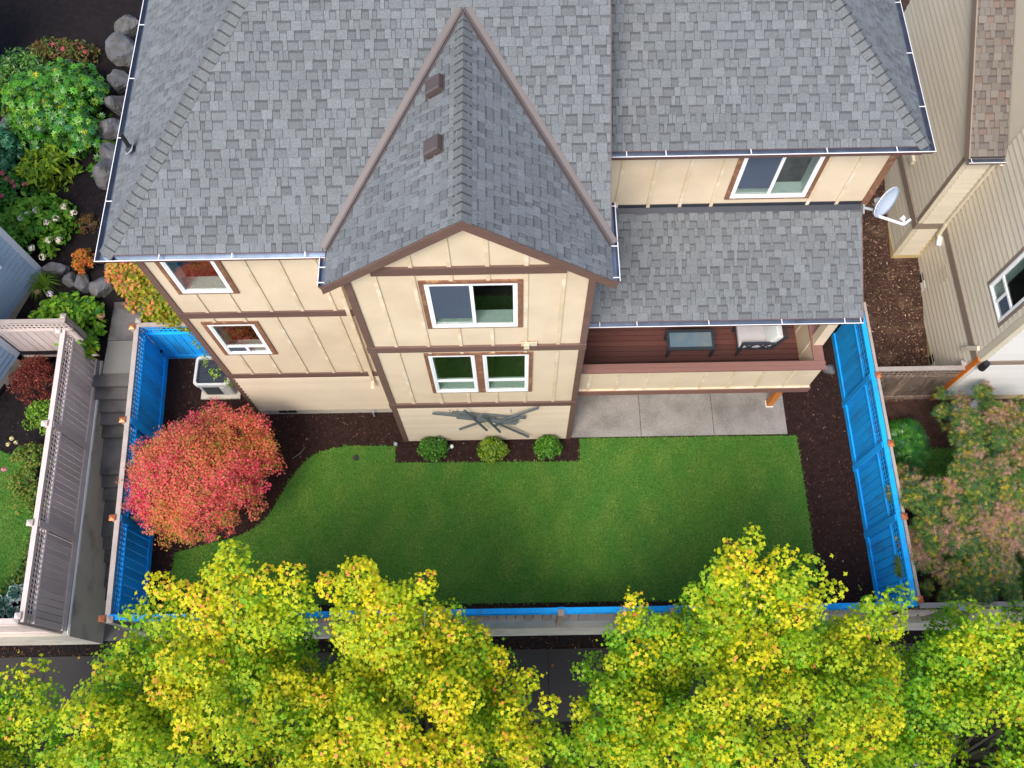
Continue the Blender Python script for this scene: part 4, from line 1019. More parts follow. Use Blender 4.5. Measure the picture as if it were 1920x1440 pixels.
lx = np.array([10.26, 7.47, 2.36]); b = MB(); b.tube([lx+np.array([0, .08, .05]), lx], .02, 8); b.tube([lx+np.array([0, 0, .03]), lx-np.array([0, 0, .22])], [.07, .085], 14); b.build("wall_lamp", BLACK, nr)
# white bucket like planters by the neighbour's wall
for x, y, lab in ((10.55, 7.15, "pale blue plastic tub half hidden by the laceleaf maple"), (11.0, 7.22, "white plastic tub against the neighbour's pale wall")):
    b = MB(); n16 = 18
    b.tube([(x, y, .0), (x, y, .34)], [.16, .2], n16, cap=False); b.tube([(x, y, .34), (x, y, .36)], [.215, .215], n16, cap=False); b.tube([(x, y, .34), (x, y, .1)], [.19, .15], n16, cap=False); b.poly([(x+.15*math.cos(t*.35), y+.15*math.sin(t*.35), .1) for t in range(18)])
    b.build("planter_tub", BLUETRIM if x < 10.8 else WHITE, None, label=lab, cat="tub")

# ================================================================== LEFT NEIGHBOUR
nl = thing("house", (-13, 10, .5), "pale blue grey lap sided house at the edge by the hydrangeas", "house")
aL = math.atan2(.912, .41)
def lbox(px_, py_, ln, z0, z1):
    fr = Frame(px_-.41*ln, py_-.912*ln, aL)      # u runs back up to the corner, outward = +x side
    b = MB(); b.fbox(fr, 0, ln, -4, 0, z0-.3, z1); b.build("wall", BLUESIDE, nl)
    laps(nl, BLUESIDE, fr, 0, ln-.13, z0+.25, z1, .17, n=.002)
    piece("corner_board", BLUETRIM, fr, ln-.13, ln+.02, .002, .03, z0, z1, nl); piece("foundation", CONC_W, fr, 0, ln, .002, .03, z0-.3, z0+.25, nl)
    return fr
f1 = lbox(-11.82, 11.15, 2.25, .55, 5.2)
b = MB(); b.bar(f1.p(1.55, .07, 4.2), f1.p(1.55, .07, 2.4), .09, .07, f1.N); b.bar(f1.p(1.55, .07, 2.4), f1.p(1.5, .18, 2.15), .09, .07, f1.N); b.build("downspout", BLUETRIM, nl)
piece("trim_board", BLUETRIM, f1, 0, 2.27, .003, .04, 2.75, 2.95, nl)
f2 = lbox(-12.15, 9.0, 2.6, .2, 4.5); piece("foundation_vent", BLACK, f2, 1.4, 1.8, .03, .04, .12, .3, nl)
f3 = lbox(-13.95, 17.2, 3.0, .8, 5.0)

# ================================================================== BOULDERS
def boulder(c, r, seed, label):
    rg = np.random.default_rng(seed); b = MB(); n, mgrid = 22, 13
    pn = norm(rg.normal(size=(15, 3))); ph = .55+.38*rg.random(15); w1 = rg.normal(size=(5, 3))*4; w2 = rg.random(5)*6.28
    def pt(i, j):
        th, la = 2*math.pi*i/n, math.pi*j/(mgrid-1)-math.pi/2
        d = np.array([math.cos(la)*math.cos(th), math.cos(la)*math.sin(th), math.sin(la)])
        k = min(1.12, (ph/np.maximum(pn@d, 1e-3)).min())+.02*np.sin(w1@d+w2).sum()
        return np.array(c)+d*np.array(r)*k*1.3
    for i in range(n):
        for j in range(mgrid-1): b.poly([pt(i, j), pt((i+1) % n, j), pt((i+1) % n, j+1), pt(i, j+1)])
    o = b.build("boulder", STONE, None, weld=True, smooth=False, label=label, cat="boulder", group="rockery boulders")
zr_ = lambda y: .45+min((y-8.95)*.12, .45)
def bd(u, v, rx, ry, rz, s, lab): p = P(u, v, .85); boulder((p[0], p[1], zr_(p[1])+rz*.35), (rx, ry, rz), s, lab)
bd(98, 503, .33, .15, .2, 1, "long flat grey boulder next to the blue grey house")
bd(127, 522, .15, .2, .18, 2, "blue grey split boulder between two others by the grass tuft")
bd(150, 529, .2, .2, .2, 3, "grey boulder with a mossy hollow on top")
bd(188, 536, .2, .24, .22, 4, "large rounded pale boulder beside the path")
for i, (u, v, rx, ry) in enumerate(((242, 106, .42, .46), (233, 163, .3, .28), (229, 207, .26, .26), (220, 252, .28, .32), (212, 300, .24, .24), (208, 334, .28, .34), (250, 58, .3, .34))):
    bd(u, v, rx, ry, .34, 10+i, "grey boulder in the row under the left roof edge")
bd(213, 500, .22, .3, .14, 21, "flat grey stone at the end of the path under the roof corner")
p = P(1553, 693, .05); boulder((p[0], p[1], .05), (.13, .12, .12), 30, "small pale stone beside the deck corner")
p = P(22, 235, 1.0); boulder((p[0]-.1, p[1], .9), (.3, .4, .35), 31, "weathered boulder behind the rhododendron")

# ================================================================== PLANTS
def bush(name, label, cat, base, clumps, n, tmpl, size, pal, wts, m=LEAF, group=None, stems=8, stem_m=BARK_D, up=.8, outw=.7, rnd=.6, shell=.5, stem_r=.025, flowers=None, jit=.14, crown="foliage"):
    base = np.array(base, float); root = thing(name, base, label, cat, group)
    c, nn, idx = clump_points(clumps, n, shell, up, outw, rnd)
    k = c[:, 2] > base[2]+.01; c, nn, idx = c[k], nn[k], idx[k]
    cols = palette(len(c), pal, wts, jit); hue = 1+rng.normal(size=(len(clumps), 1))*.10; cols = cols*hue[idx]
    leaves(crown, root, c, nn, size*(.7+.6*rng.random(len(c))), tmpl, cols, m)
    b = MB()
    for i in range(min(stems, len(clumps))):
        t = np.array(clumps[i][:3]); mid = lerp(base, t, .5)+np.array([0, 0, .08]); b.tube([base+np.array([*(rng.normal(size=2)*.04), 0]), mid, t], [stem_r, stem_r*.7, stem_r*.35], 5, cap=False)
    b.build("stem", stem_m, root, smooth=True)
    if flowers:
        for (fx, fy, fz, fr_, fcol) in flowers:
            k = 46; d = norm(rng.normal(size=(k, 3))); d[:, 2] = np.abs(d[:, 2])*.8; cc = np.array([fx, fy, fz])+d*fr_
            leaves("flower_head", root, cc, d+rng.normal(size=(k, 3))*.2, np.full(k, fr_*.42), T_DIAM, palette(k, fcol, [1]*len(fcol), .08), PETAL)
    return root
def dome(c, r, k, rs, flat=.55, low=-.1):
    out = []
    for i in range(k):
        t = rng.random()*6.283; h = low+(1-low)*rng.random(); q_ = math.sqrt(max(0, 1-h*h)) if h > 0 else 1
        f = .72+.2*rng.random(); s = rs*(.75+.5*rng.random())
        out.append((c[0]+r[0]*q_*math.cos(t)*f, c[1]+r[1]*q_*math.sin(t)*f, c[2]+r[2]*h*f, s, s, s*.8))
    for i in range(k//3):
        t = rng.random()*6.283; g_ = math.sqrt(rng.random())*.6; s = rs*(.8+.5*rng.random())
        out.append((c[0]+r[0]*g_*math.cos(t), c[1]+r[1]*g_*math.sin(t), c[2]+r[2]*math.sqrt(1-g_*g_)*(.6+.3*rng.random()), s, s, s*.8))
    return out

# three clipped shrubs under the bay
for u, v, rx, ry, lab, pal in ((811, 839, .34, .26, "round green shrub left of the row under the wall sculpture, by white garden light", [(34, 82, 18), (62, 116, 24), (96, 148, 30)]), (923, 842, .36, .27, "lime green shrub in the middle of the row under the wall sculpture", [(54, 92, 14), (100, 136, 18), (150, 166, 30)]), (1028, 839, .30, .26, "neat green shrub at the bay corner next to the patio", [(36, 88, 16), (70, 128, 24), (108, 156, 36)])):
    p = P(u, v, .3); cl = dome((p[0], p[1], .22), (rx, ry, .34), 60, .11)
    bush("shrub", lab, "shrub", (p[0], p[1], 0), cl, 3400, T_OVAL, .027, pal, [3, 5, 3], GLOSSLEAF, "shrubs under the bay", rnd=.7)

# rhododendrons and rockery planting on the left
c0 = P(100, 190, 1.6); cl = dome((c0[0], c0[1]+.1, 1.15), (1.35, 1.35, 1.15), 110, .26)+dome((c0[0]+.6, c0[1]-.85, .95), (.8, .6, .95), 44, .22)+dome((c0[0]-.8, c0[1]+.2, 1.0), (.8, .9, .9), 40, .24)
bush("rhododendron", "large rhododendron with whorled green and some yellow leaves", "shrub", (c0[0], c0[1], .8), cl, 3000, T_WHORL, .108, [(52, 112, 30), (80, 142, 34), (122, 164, 40), (56, 118, 66), (216, 186, 40)], [5, 6, 3, 3, .12], GLOSSLEAF, stems=14, up=.7, outw=.9, rnd=.22, shell=.8, jit=.25)
c0 = P(5, 280, 1.3); cl = dome((c0[0]-.2, c0[1], 1.0), (.55, .8, .7), 30, .2)
bush("rhododendron", "blue green rhododendron behind the pink hydrangea", "shrub", (c0[0]-.2, c0[1], .8), cl, 620, T_WHORL, .12, [(40, 96, 60), (60, 124, 84), (92, 146, 104)], [4, 4, 2], GLOSSLEAF, up=.8, rnd=.25, shell=.75, jit=.2)
c0 = P(80, 308, 1.3); cl = dome((c0[0], c0[1], 1.0), (.78, .62, .6), 40, .19)
bush("hydrangea", "yellow green large leaved shrub below the rhododendron", "shrub", (c0[0], c0[1], .8), cl, 900, T_LANCE, .17, [(112, 146, 24), (150, 170, 36), (84, 128, 28)], [5, 4, 3], up=1.0, rnd=.5)
c0 = P(28, 120, 1.5); bush("shrub", "loose green evergreen shrub between the rhododendron and the house at the far corner", "shrub", (c0[0], c0[1], .85), dome((c0[0], c0[1], 1.0), (.9, .8, .6), 50, .19), 1500, T_LANCE, .09, [(52, 108, 40), (84, 140, 44), (120, 150, 60)], [4, 4, 2], GLOSSLEAF, up=.9)
c0 = P(176, 318, 1.0); cl = dome((c0[0], c0[1], .92), (.16, .2, .18), 12, .08)
bush("shrub", "very small bright green seedling shrub alone on dark mulch", "shrub", (c0[0], c0[1], .85), cl, 260, T_OVAL, .04, [(72, 130, 30), (112, 160, 44)], [1, 1])
c0 = P(62, 415, 1.25)
cl = dome((c0[0], c0[1], .95), (1.0, .95, .65), 70, .19)
FW = [(236, 226, 196), (222, 204, 170), (240, 236, 220)]
fl_ = [(*P(u, v, 1.5), .085, FW) for u, v in ((52, 402), (68, 395), (88, 418), (92, 450), (105, 410), (138, 400), (110, 450), (60, 465), (80, 482), (120, 388), (40, 410))]
bush("hydrangea", "hydrangea with cream flower heads by the blue grey house", "hydrangea", (c0[0], c0[1], .75), cl, 1900, T_OVAL, .085, [(70, 128, 28), (104, 158, 36), (134, 170, 50)], [4, 5, 3], flowers=fl_, up=1.0, rnd=.5)
c0 = P(12, 345, 1.3); FP = [(206, 96, 108), (222, 130, 140), (190, 80, 92)]
fl_ = [(*P(u, v, 1.35), .07, FP) for u, v in ((5, 325), (12, 336), (22, 342), (46, 346), (3, 368), (28, 350))]
bush("hydrangea", "hydrangea with dusty red flower heads at the left", "hydrangea", (c0[0], c0[1], .8), dome((c0[0], c0[1]-.2, .95), (.75, .7, .45), 30, .17), 720, T_OVAL, .085, [(48, 108, 36), (84, 140, 40)], [1, 1], flowers=fl_, up=1.0)
c0 = P(95, 95, 1.6); fl_ = [(*P(u, v, 1.7), .06, FP) for u, v in ((118, 92), (100, 84), (160, 97))]
bush("azalea", "reddish azalea with pink blooms behind the rhododendron", "shrub", (c0[0], c0[1]+.3, .9), dome((c0[0], c0[1]+.3, 1.0), (1.1, .6, .55), 40, .16), 1500, T_OVAL, .05, [(96, 104, 40), (126, 90, 60), (84, 120, 40), (150, 80, 60)], [4, 3, 3, 2], flowers=fl_)
c0 = P(163, 417, 1.0)
bush("shrub", "wispy rust brown shrub beside the left gutter", "shrub", (c0[0], c0[1], .8), dome((c0[0], c0[1], .9), (.3, .25, .25), 16, .1), 900, T_LANCE, .035, [(130, 100, 50), (150, 120, 60), (110, 80, 44)], [1, 1, 1])
c0 = P(158, 490, 1.0)
bush("azalea", "little orange leaved azalea under the roof corner", "shrub", (c0[0], c0[1], .75), dome((c0[0], c0[1], .95), (.26, .36, .32), 22, .09), 900, T_OVAL, .036, [(226, 120, 60), (200, 140, 50), (150, 140, 40), (232, 104, 70)], [4, 3, 4, 2])
# arching grass tuft
c0 = P(88, 540, .7); gt = thing("grass_tuft", c0, "arching green grass tuft between boulders and hydrangea", "grass")
b = MB()
for i in range(90):
    a = rng.random()*6.28; l = .3+.25*rng.random(); d = np.array([math.cos(a), math.sin(a), 0]); sd_ = np.array([-d[1], d[0], 0])*.008; c_ = tuple(np.array(lin(104, 140, 40))*(.7+.6*rng.random()))
    p0, p1, p2 = c0+d*.03, c0+d*l*.5+np.array([0, 0, l*.75]), c0+d*l+np.array([0, 0, l*.35])
    b.poly([p0-sd_, p0+sd_, p1+sd_, p1-sd_], 0, c_); b.poly([p1-sd_, p1+sd_, p2], 0, c_)
b.build("blades", LEAF, gt)
c0 = P(112, 590, 1.1); FL = [(214, 196, 214), (226, 176, 176), (206, 150, 140)]
fl_ = [(*P(94, 551, 1.35), .075, [(222, 212, 226), (206, 196, 216)]), (*P(190, 594, 1.0), .075, [(206, 140, 130), (222, 170, 156)]), (*P(70, 547, 1.25), .07, [(150, 110, 100), (170, 130, 120)])]
cl = dome((c0[0]+.1, c0[1], .75), (.95, .62, .62), 56, .17)+dome((P(170, 640, .9)[0], P(170, 640, .9)[1], .7), (.3, .5, .35), 14, .14)
bush("hydrangea", "big bright green hydrangea spilling over the unpainted fence end", "hydrangea", (c0[0], c0[1], .5), cl, 1500, T_OVAL, .082, [(84, 142, 30), (124, 172, 40), (164, 190, 50), (54, 120, 44)], [4, 5, 3, 2], flowers=fl_, up=1.1, rnd=.5)
c0 = P(62, 705, .8)
bush("barberry", "dark red barberry bush inside the taupe fence corner", "shrub", (c0[0], c0[1], .12), dome((c0[0], c0[1], .5), (.66, .62, .55), 60, .15), 5200, T_LANCE, .045, [(110, 44, 44), (144, 66, 56), (176, 100, 62), (84, 34, 40)], [4, 4, 2, 3], up=.9, rnd=.8)
c0 = P(80, 775, .7)
bush("rose_bush", "fresh yellow green shrub next to the barberry", "shrub", (c0[0], c0[1], .12), dome((c0[0], c0[1], .45), (.55, .42, .4), 26, .15), 1500, T_OVAL, .034, [(112, 156, 40), (150, 180, 60), (88, 130, 40)], [4, 3, 3])
for u, v, n_, lab, fl_ in ((55, 858, 1100, "straggly rose bush with pale yellow flowers by the corner lawn", [(*P(uu, vv, .8), .05, [(240, 226, 150), (246, 238, 190)]) for uu, vv in ((22, 822), (15, 833), (30, 830))]), (45, 905, 700, "rose bush carrying one pink bloom", [(*P(8, 880, .8), .06, [(232, 130, 170), (240, 160, 190)])]), (55, 935, 900, "leafy rose bush close to the taupe fence", [])):
    c0 = P(u, v, .6); bush("rose_bush", lab, "rose bush", (c0[0], c0[1], .12), dome((c0[0], c0[1], .4), (.5, .4, .42), 26, .12), n_, T_OVAL, .034, [(80, 128, 46), (120, 156, 60), (150, 150, 60), (176, 130, 60)], [4, 4, 2, 1], flowers=fl_, rnd=.8)
c0 = P(45, 1040, .3); bush("ground_ivy", "trailing leafy creeper along the edge of the corner lawn", "creeper", (c0[0], c0[1], .1), [(x, y, .22, .16, .16, .1) for x, y in [tuple(P(u, v, .25)[:2]) for u, v in ((62, 990), (60, 1010), (55, 1030), (48, 1050), (40, 1070), (30, 1085), (18, 1095), (10, 1110), (5, 1120), (45, 1085))]], 700, T_OVAL, .045, [(60, 110, 44), (110, 140, 56), (160, 160, 60)], [4, 3, 1], stems=4)
# hostas
for u, v, s, lab in ((38, 1112, .26, "white edged hosta by the taupe fence"), (10, 1135, .3, "large white edged hosta at the corner of the bed"), (30, 1150, .2, "small hosta in the fence corner")):
    c0 = P(u, v, .25); ho = thing("hosta", c0, lab, "hosta", "hostas in the corner bed")
    for k, (sc, col) in enumerate(((1.0, (206, 222, 206)), (.78, (62, 112, 92)))):
        b = MB(); r2 = np.random.default_rng(int(u*7+v))
        for i in range(18):
            a = i*2.4+r2.random()*.3; l = s*(.5+.5*r2.random()); d = np.array([math.cos(a), math.sin(a), 0]); sd_ = np.array([-d[1], d[0], 0])*l*.30*sc; hz = .12+.1*r2.random()
            p0 = c0+d*l*.12+np.array([0, 0, .06]); p1 = c0+d*l*.6+np.array([0, 0, hz+.004*k]); p2 = c0+d*l*(1.08 if k == 0 else 1.0)+np.array([0, 0, hz*.55+.006*k])
            b.poly([p0, p1-sd_, p2, p1+sd_], 0, tuple(np.array(lin(*col))*(.85+.3*r2.random())))
        b.build("leaf_margin" if k == 0 else "leaf_blade", GLOSSLEAF, ho)
# right side: fern like hellebore
c0 = P(1706, 828, .4); cl = dome((c0[0], c0[1], .25), (.45, .68, .34), 46, .16)
bush("hellebore", "dark green divided leaf perennial beside the blue fence", "perennial", (c0[0], c0[1], 0), cl, 900, T_LACE, .14, [(30, 92, 30), (54, 124, 36), (90, 150, 40), (40, 96, 60)], [4, 4, 3, 2], GLOSSLEAF, up=1.1, rnd=.4)

# creeping vine over the air conditioner
c0 = P(420, 700, 1.2); bush("vine", "thin yellow green twigs hanging over the air conditioner", "shrub", (-6.5, 8.0, 0), [(*P(u, v, z_), .12, .12, .1) for u, v, z_ in ((385, 680, 1.1), (398, 695, 1.1), (412, 690, 1.2), (405, 705, 1.1), (425, 715, 1.0), (432, 720, .9), (365, 640, 1.4), (372, 650, 1.3), (355, 622, 1.5), (384, 667, 1.2))], 330, T_OVAL, .026, [(140, 170, 50), (170, 190, 70), (110, 150, 40)], [1, 1, 1], stems=10, stem_r=.008, shell=.1)

# ================================================================== TREES
# orange maple beside the house corner
def maple_bush():
    cl = []
    for u, v, z_ in ((225, 495, 2.0), (245, 510, 2.2), (270, 500, 2.4), (215, 515, 1.8), (235, 540, 1.9), (262, 545, 2.2), (290, 545, 2.3), (250, 570, 1.8), (280, 575, 2.0), (305, 575, 2.1), (275, 598, 1.7), (300, 596, 1.8), (322, 598, 1.9), (330, 580, 2.0), (318, 560, 2.2), (295, 522, 2.4), (255, 530, 2.0), (240, 495, 2.0), (285, 560, 2.0), (310, 590, 1.8), (262, 522, 2.2), (215, 498, 1.9), (228, 528, 1.8), (345, 605, 1.7), (335, 600, 1.6)):
        p = P(u, v, z_); cl.append((*p, .24, .24, .2))
    base = (-8.0, 9.75, .58); root = thing("maple_tree", base, "small orange and olive maple against the left house corner", "tree")
    c, nn, idx = clump_points(cl, 4200, .2, 1.0, .4, .5)
    t = np.clip((c[:, 0]+9.6)/2.2, 0, 1)[:, None]
    a = palette(len(c), [(228, 138, 96), (222, 150, 80), (196, 160, 50)], [4, 3, 2]); g = palette(len(c), [(128, 148, 30), (160, 160, 36), (196, 150, 60), (94, 120, 30)], [4, 4, 2, 2])
    cols = np.where(rng.random((len(c), 1)) < t*.8+.38, g, a)
    leaves("crown", root, c, nn, .055*(.7+.6*rng.random(len(c))), T_MAPLE, cols, LEAF)
    branches("trunk", root, base, 1.3, [x[:3] for x in cl[::2]], .05, BARK_D)
maple_bush()

def red_maple():
    base = (-6.95, 5.45, 0); root = thing("maple_tree", base, "round crimson and orange maple on the mulch by the blue fence", "tree")
    cen = np.array([-6.92, 5.42, 1.55]); cl = []
    for i in range(210):
        d = norm(rng.normal(size=3)); d[2] = abs(d[2])*1.0-.15
        f = .80+.18*rng.random(); ex = np.array([1.5, 1.34, 1.25]); p = cen+d*ex*f; s = .17+.13*rng.random(); cl.append((*p, s, s, s*.8))
    for i in range(110):
        d = norm(rng.normal(size=3)); d[2] = abs(d[2]); p = cen+d*np.array([1.5, 1.35, 1.2])*(.45+.4*rng.random()); s = .2+.12*rng.random(); cl.append((*p, s, s, s))
    for (u, v, z_, r_) in ((450, 815, 1.8, .6), (482, 848, 1.6, .5), (300, 930, 1.6, .6), (330, 975, 1.4, .5), (415, 790, 1.7, .45), (285, 880, 1.7, .5), (500, 865, 1.4, .32), (480, 800, 1.5, .3)):
        pc = P(u, v, z_)
        for i in range(16):
            d = norm(rng.normal(size=3)); d[2] = abs(d[2])*.8; s = .13+.1*rng.random(); cl.append((*(pc+d*r_*(.6+.4*rng.random())), s, s, s))
    for i in range(46):
        a = rng.random()*6.28; f = .96+.12*rng.random(); p = cen+np.array([1.5*math.cos(a)*f, 1.34*math.sin(a)*f, -.1+.5*rng.random()]); s = .10+.08*rng.random(); cl.append((*p, s, s, s))
    c, nn, idx = clump_points(cl, 60000, .35, .7, .8, .55, cen)
    h = vnoise(np.stack([c[:, 0]+c[:, 2]*.5, c[:, 1]], 1), 2.6, 9); hc = rng.random(len(cl))[idx]
    t = np.clip(h*1.5-.22+(hc-.5)*.5+rng.normal(size=len(c))*.12, 0, 1)[:, None]
    red = palette(len(c), [(228, 54, 90), (242, 98, 118), (210, 40, 94), (248, 140, 138)], [4, 4, 2, 3]); org = palette(len(c), [(230, 140, 86), (222, 158, 70), (236, 128, 96), (176, 152, 52)], [5, 3, 4, 2]); grn = palette(len(c), [(120, 140, 40), (150, 150, 44)], [1, 1])
    cols = lerp(lerp(org, red, .1), red, t); inner = rng.random((len(c), 1)) < .14+.18*(hc[:, None] < .22); cols = np.where(inner, grn, cols)
    leaves("crown", root, c, nn, .030*(.65+.7*rng.random(len(c))), T_MAPLE3, cols, LEAF)
    branches("trunk", root, base, .7, [x[:3] for x in cl[:60]], .07, BARK_D)
red_maple()

def laceleaf():
    base = (10.0, 4.6, 0); root = thing("laceleaf_maple", base, "spreading laceleaf maple with pink tipped green foliage over the neighbour's yard", "tree")
    cl = []
    cen = np.array([10.1, 4.55, 1.35])
    for i in range(230):
        t = rng.random()*6.28; rr_ = math.sqrt(rng.random()); h = math.sqrt(max(0, 1-rr_**2*.85)); f = .9+.15*rng.random()
        p = cen+np.array([2.05*rr_*math.cos(t)*f, 2.45*rr_*math.sin(t)*f, 1.35*h*f-.25]); s = .2+.16*rng.random()
        if p[0] < 9.4 and p[1] > 5.2: continue
        cl.append((*p, s, s, s*.55))
    for u, v in ((1690, 885), (1705, 905), (1715, 930), (1690, 1050), (1690, 1070), (1765, 738), (1768, 770), (1780, 800), (1850, 725), (1880, 760), (1775, 1120), (1740, 1100), (1720, 890), (1730, 960)):
        p = P(u, v, 1.5); cl.append((*p, .17, .17, .1))
    c, nn, idx = clump_points(cl, 36000, .2, 1.2, .5, .45, cen)
    tip = rng.random(len(cl))[idx]; hgt = (c[:, 2]-np.array(cl)[idx, 2])/np.array(cl)[idx, 5]
    g = palette(len(c), [(64, 110, 52), (102, 136, 54), (136, 152, 64), (54, 98, 70)], [4, 4, 3, 3]); pk = palette(len(c), [(204, 146, 132), (212, 162, 140), (188, 128, 126), (184, 156, 96)], [4, 3, 3, 2]); yl = palette(len(c), [(176, 164, 56), (196, 170, 60)], [1, 1])
    w1 = np.clip(.15+.35*hgt+(tip-.5)*.9+rng.normal(size=len(c))*.15, 0, 1)[:, None]
    cols = np.where(rng.random((len(c), 1)) < .10, yl, lerp(g, pk, (w1 > .42)*w1))
    leaves("crown", root, c, nn, .092*(.7+.6*rng.random(len(c))), T_LACE, cols, LEAF)
    branches("trunk", root, base, .7, [x[:3] for x in cl[:70]], .08, BARK_D)
laceleaf()

def street_maple(base, label, cen, rad, tips, n, seed, yel, fork=.6):
    global rng
    rng = np.random.default_rng(seed)
    root = thing("maple_tree", base, label, "tree", "street maples along the pavement")
    cen = np.array(cen, float); cl = []
    for u, v, z_ in tips:
        p = P(u, v, z_); inw = norm(cen-p)
        s = .25+.08*rng.random(); cl.append((p[0], p[1], p[2], s*.75, s*.75, s*1.3))
        for k in range(1, 4):
            q_ = p+inw*(.42*k)+np.array([*(rng.normal(size=2)*.12), -.28*k]); s2 = s*(1+.2*k); cl.append((*q_, s2, s2, s2*1.1))
    k = 120
    for i in range(k):
        d = norm(rng.normal(size=3)); d[2] = abs(d[2])*1.25-.45
        f = .66+.38*rng.random(); p = cen+norm(d)*np.array(rad)*f; s = .25+.24*rng.random(); cl.append((*p, s*.9, s*.9, s*1.15))
    for i in range(64):
        a = rng.random()*6.28; r_ = math.sqrt(rng.random())*.72; h = math.sqrt(1-r_*r_)*(.72+.28*rng.random()); s = .24+.2*rng.random()
        cl.append((cen[0]+rad[0]*r_*math.cos(a), cen[1]+rad[1]*r_*math.sin(a), cen[2]+rad[2]*h, s*.9, s*.9, s*1.2))
    for i in range(64):
        a = rng.random()*6.28; r_ = math.sqrt(rng.random())*.85; s = .3+.2*rng.random()
        cl.append((cen[0]+rad[0]*r_*math.cos(a), cen[1]-.25+rad[1]*r_*math.sin(a), cen[2]+rad[2]*(.05+.5*rng.random()), s, s, s))
    c, nn, idx = clump_points(cl, n, .62, .8, .75, .36)
    stray = rng.random(len(c)) < .12; c = c+stray[:, None]*rng.normal(size=c.shape)*.09
    hc = rng.random(len(cl)); hz = (np.array(cl)[:, 2]-cen[2])/rad[2]
    base_t = np.clip(hc*.95+hz*.45+yel-.55, 0, 1)[idx]
    loc = (c[:, 2]-np.array(cl)[idx, 2])/np.array(cl)[idx, 5]
    t = np.clip(base_t+loc*.34-.04+rng.normal(size=len(c))*.09, 0, 1)[:, None]
    g = palette(len(c), [(98, 160, 22), (128, 184, 28), (80, 142, 36)], [4, 4, 2], .08); y = palette(len(c), [(214, 204, 16), (228, 206, 24), (188, 198, 20)], [4, 3, 3], .05); o = palette(len(c), [(232, 164, 60), (226, 128, 84), (236, 180, 60)], [3, 1, 3], .08)
    cols = lerp(g, y, t); om = (rng.random((len(c), 1)) < np.clip((t-.78)*.7, 0, 1)); cols = np.where(om, o, cols)
    leaves("crown", root, c, nn, .042*(.6+.65*rng.random(len(c))), T_MAPLE4, cols, LEAF)
    branches("trunk", root, base, base[2]+2.0, [lerp(np.array([base[0], base[1], 2.0]), np.array(x[:3]), .86) for x in cl[::3]], .11, BARK)

street_maple((-5.5, -.35, ZS), "yellowing street maple with the tallest shoots, before the left of the lawn", (-5.1, -.2, 3.2), (2.8, 2.6, 3.0),
    [(440, 1042, 7.0), (412, 1078, 6.6), (300, 1098, 6.2), (345, 1112, 6.2), (500, 1088, 6.5), (550, 1078, 6.7), (470, 1110, 6.4), (252, 1155, 5.6), (380, 1120, 6.2), (240, 1205, 5.0), (250, 1250, 5.0), (170, 1300, 5.2), (200, 1262, 5.0), (150, 1335, 5.4)], 66000, 101, .22)
street_maple((-2.0, -.45, ZS), "golden street maple with orange leaves between the first maple and the pavement gap", (-1.7, -.35, 3.2), (2.5, 2.5, 2.9),
    [(655, 1088, 6.8), (682, 1072, 7.0), (622, 1102, 6.5), (800, 1090, 6.2), (770, 1108, 6.0), (730, 1110, 6.4), (825, 1160, 5.4), (900, 1195, 4.8), (930, 1235, 4.8), (990, 1275, 4.8), (1030, 1320, 5.2), (1040, 1395, 5.0), (960, 1330, 5.2), (860, 1190, 5.2), (700, 1120, 6.4)], 66000, 102, .32)
street_maple((3.9, -.4, ZS), "broad green and yellow street maple before the right half of the lawn", (3.85, -.2, 3.2), (2.9, 2.7, 3.0),
    [(1410, 1012, 7.0), (1395, 1050, 6.8), (1465, 1045, 6.6), (1362, 1078, 6.5), (1300, 1112, 5.9), (1190, 1130, 5.4), (1175, 1165, 5.2), (1520, 1065, 6.4), (1560, 1108, 6.0), (1150, 1195, 4.9), (1640, 1135, 5.4), (1685, 1120, 5.2), (1430, 1080, 6.6), (1090, 1260, 4.0), (1085, 1330, 4.4), (1112, 1365, 4.8), (1070, 1400, 4.4), (1110, 1430, 4.8), (1130, 1300, 4.6), (1150, 1245, 4.6), (1600, 1180, 5.4), (1480, 1100, 6.3), (1670, 1180, 5.0), (1240, 1170, 5.2)], 74000, 103, .14)
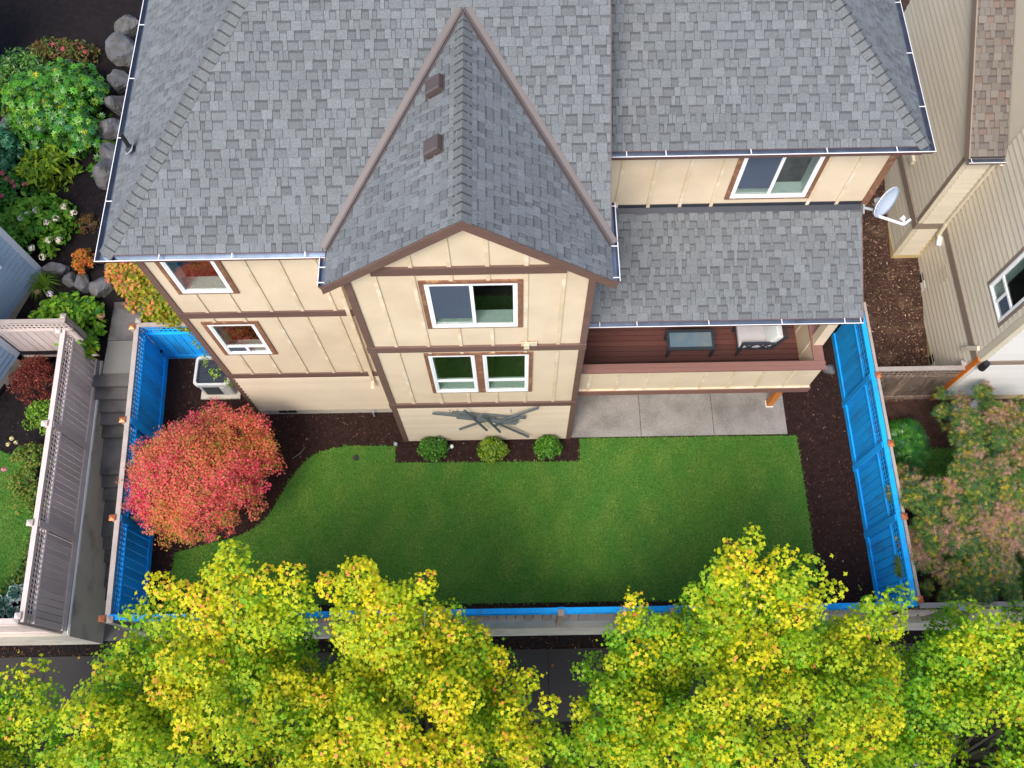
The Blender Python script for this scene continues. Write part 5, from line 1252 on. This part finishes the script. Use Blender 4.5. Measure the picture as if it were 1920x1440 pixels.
street_maple((8.7, -.5, ZS), "green tinged street maple below the laceleaf maple", (8.8, -.2, 3.2), (2.5, 2.4, 2.8),
    [(1840, 1165, 6.0), (1900, 1190, 6.0), (1765, 1215, 5.0), (1730, 1290, 5.0), (1800, 1200, 5.6), (1870, 1180, 6.0), (1740, 1260, 5.0)], 50000, 104, .06)
street_maple((-9.9, -.6, ZS), "small green street maple beyond the foot of the steps", (-9.6, -.5, 3.2), (1.7, 1.6, 2.5),
    [(35, 1270, 5.6), (60, 1305, 5.6), (5, 1300, 5.8), (50, 1340, 5.8)], 24000, 105, .04)

# fallen leaves
q = np.concatenate([scatter(60, -11, 8, .5, 2.0)]); C3 = np.concatenate([q, np.full((len(q), 1), ZS+.01)], 1)
leaves("fallen_leaves", None, C3, np.array([0, 0, 1.])+rng.normal(size=(len(q), 3))*.2, .05*(.7+.6*rng.random(len(q))), T_MAPLE, palette(len(q), [(190, 120, 60), (206, 170, 80), (150, 90, 50)], [1, 1, 1]), LEAF, kind='stuff', label="scattered fallen leaves on the dark pavement", cat="leaves")
q = scatter(26, -7.5, 7.8, 3.0, 7.0); C3 = np.concatenate([q, np.full((len(q), 1), .07)], 1)
leaves("fallen_leaves", None, C3, np.array([0, 0, 1.])+rng.normal(size=(len(q), 3))*.2, .024*(.7+.6*rng.random(len(q))), T_MAPLE, palette(len(q), [(196, 170, 110), (206, 180, 130), (190, 110, 60)], [1, 1, 1]), LEAF, kind='stuff', label="few dry leaves fallen on the lawn and mulch", cat="leaves")
q = scatter(420, 8.5, 10.0, 8.0, 10.8); q = q[vnoise(q, 3.2, 21) > .55]; C3 = np.concatenate([q, np.array([[terr(y)+.04] for y in q[:, 1]])], 1)
leaves("fallen_leaves", None, C3, np.array([0, 0, 1.])+rng.normal(size=(len(q), 3))*.3, .032*(.5+.8*rng.random(len(q))), T_MAPLE, palette(len(q), [(140, 104, 74), (160, 128, 100), (130, 84, 54), (172, 150, 130)], [2, 2, 2, 1]), LEAF, kind='stuff', label="drift of dry tan leaves by the beige house wall", cat="leaves")
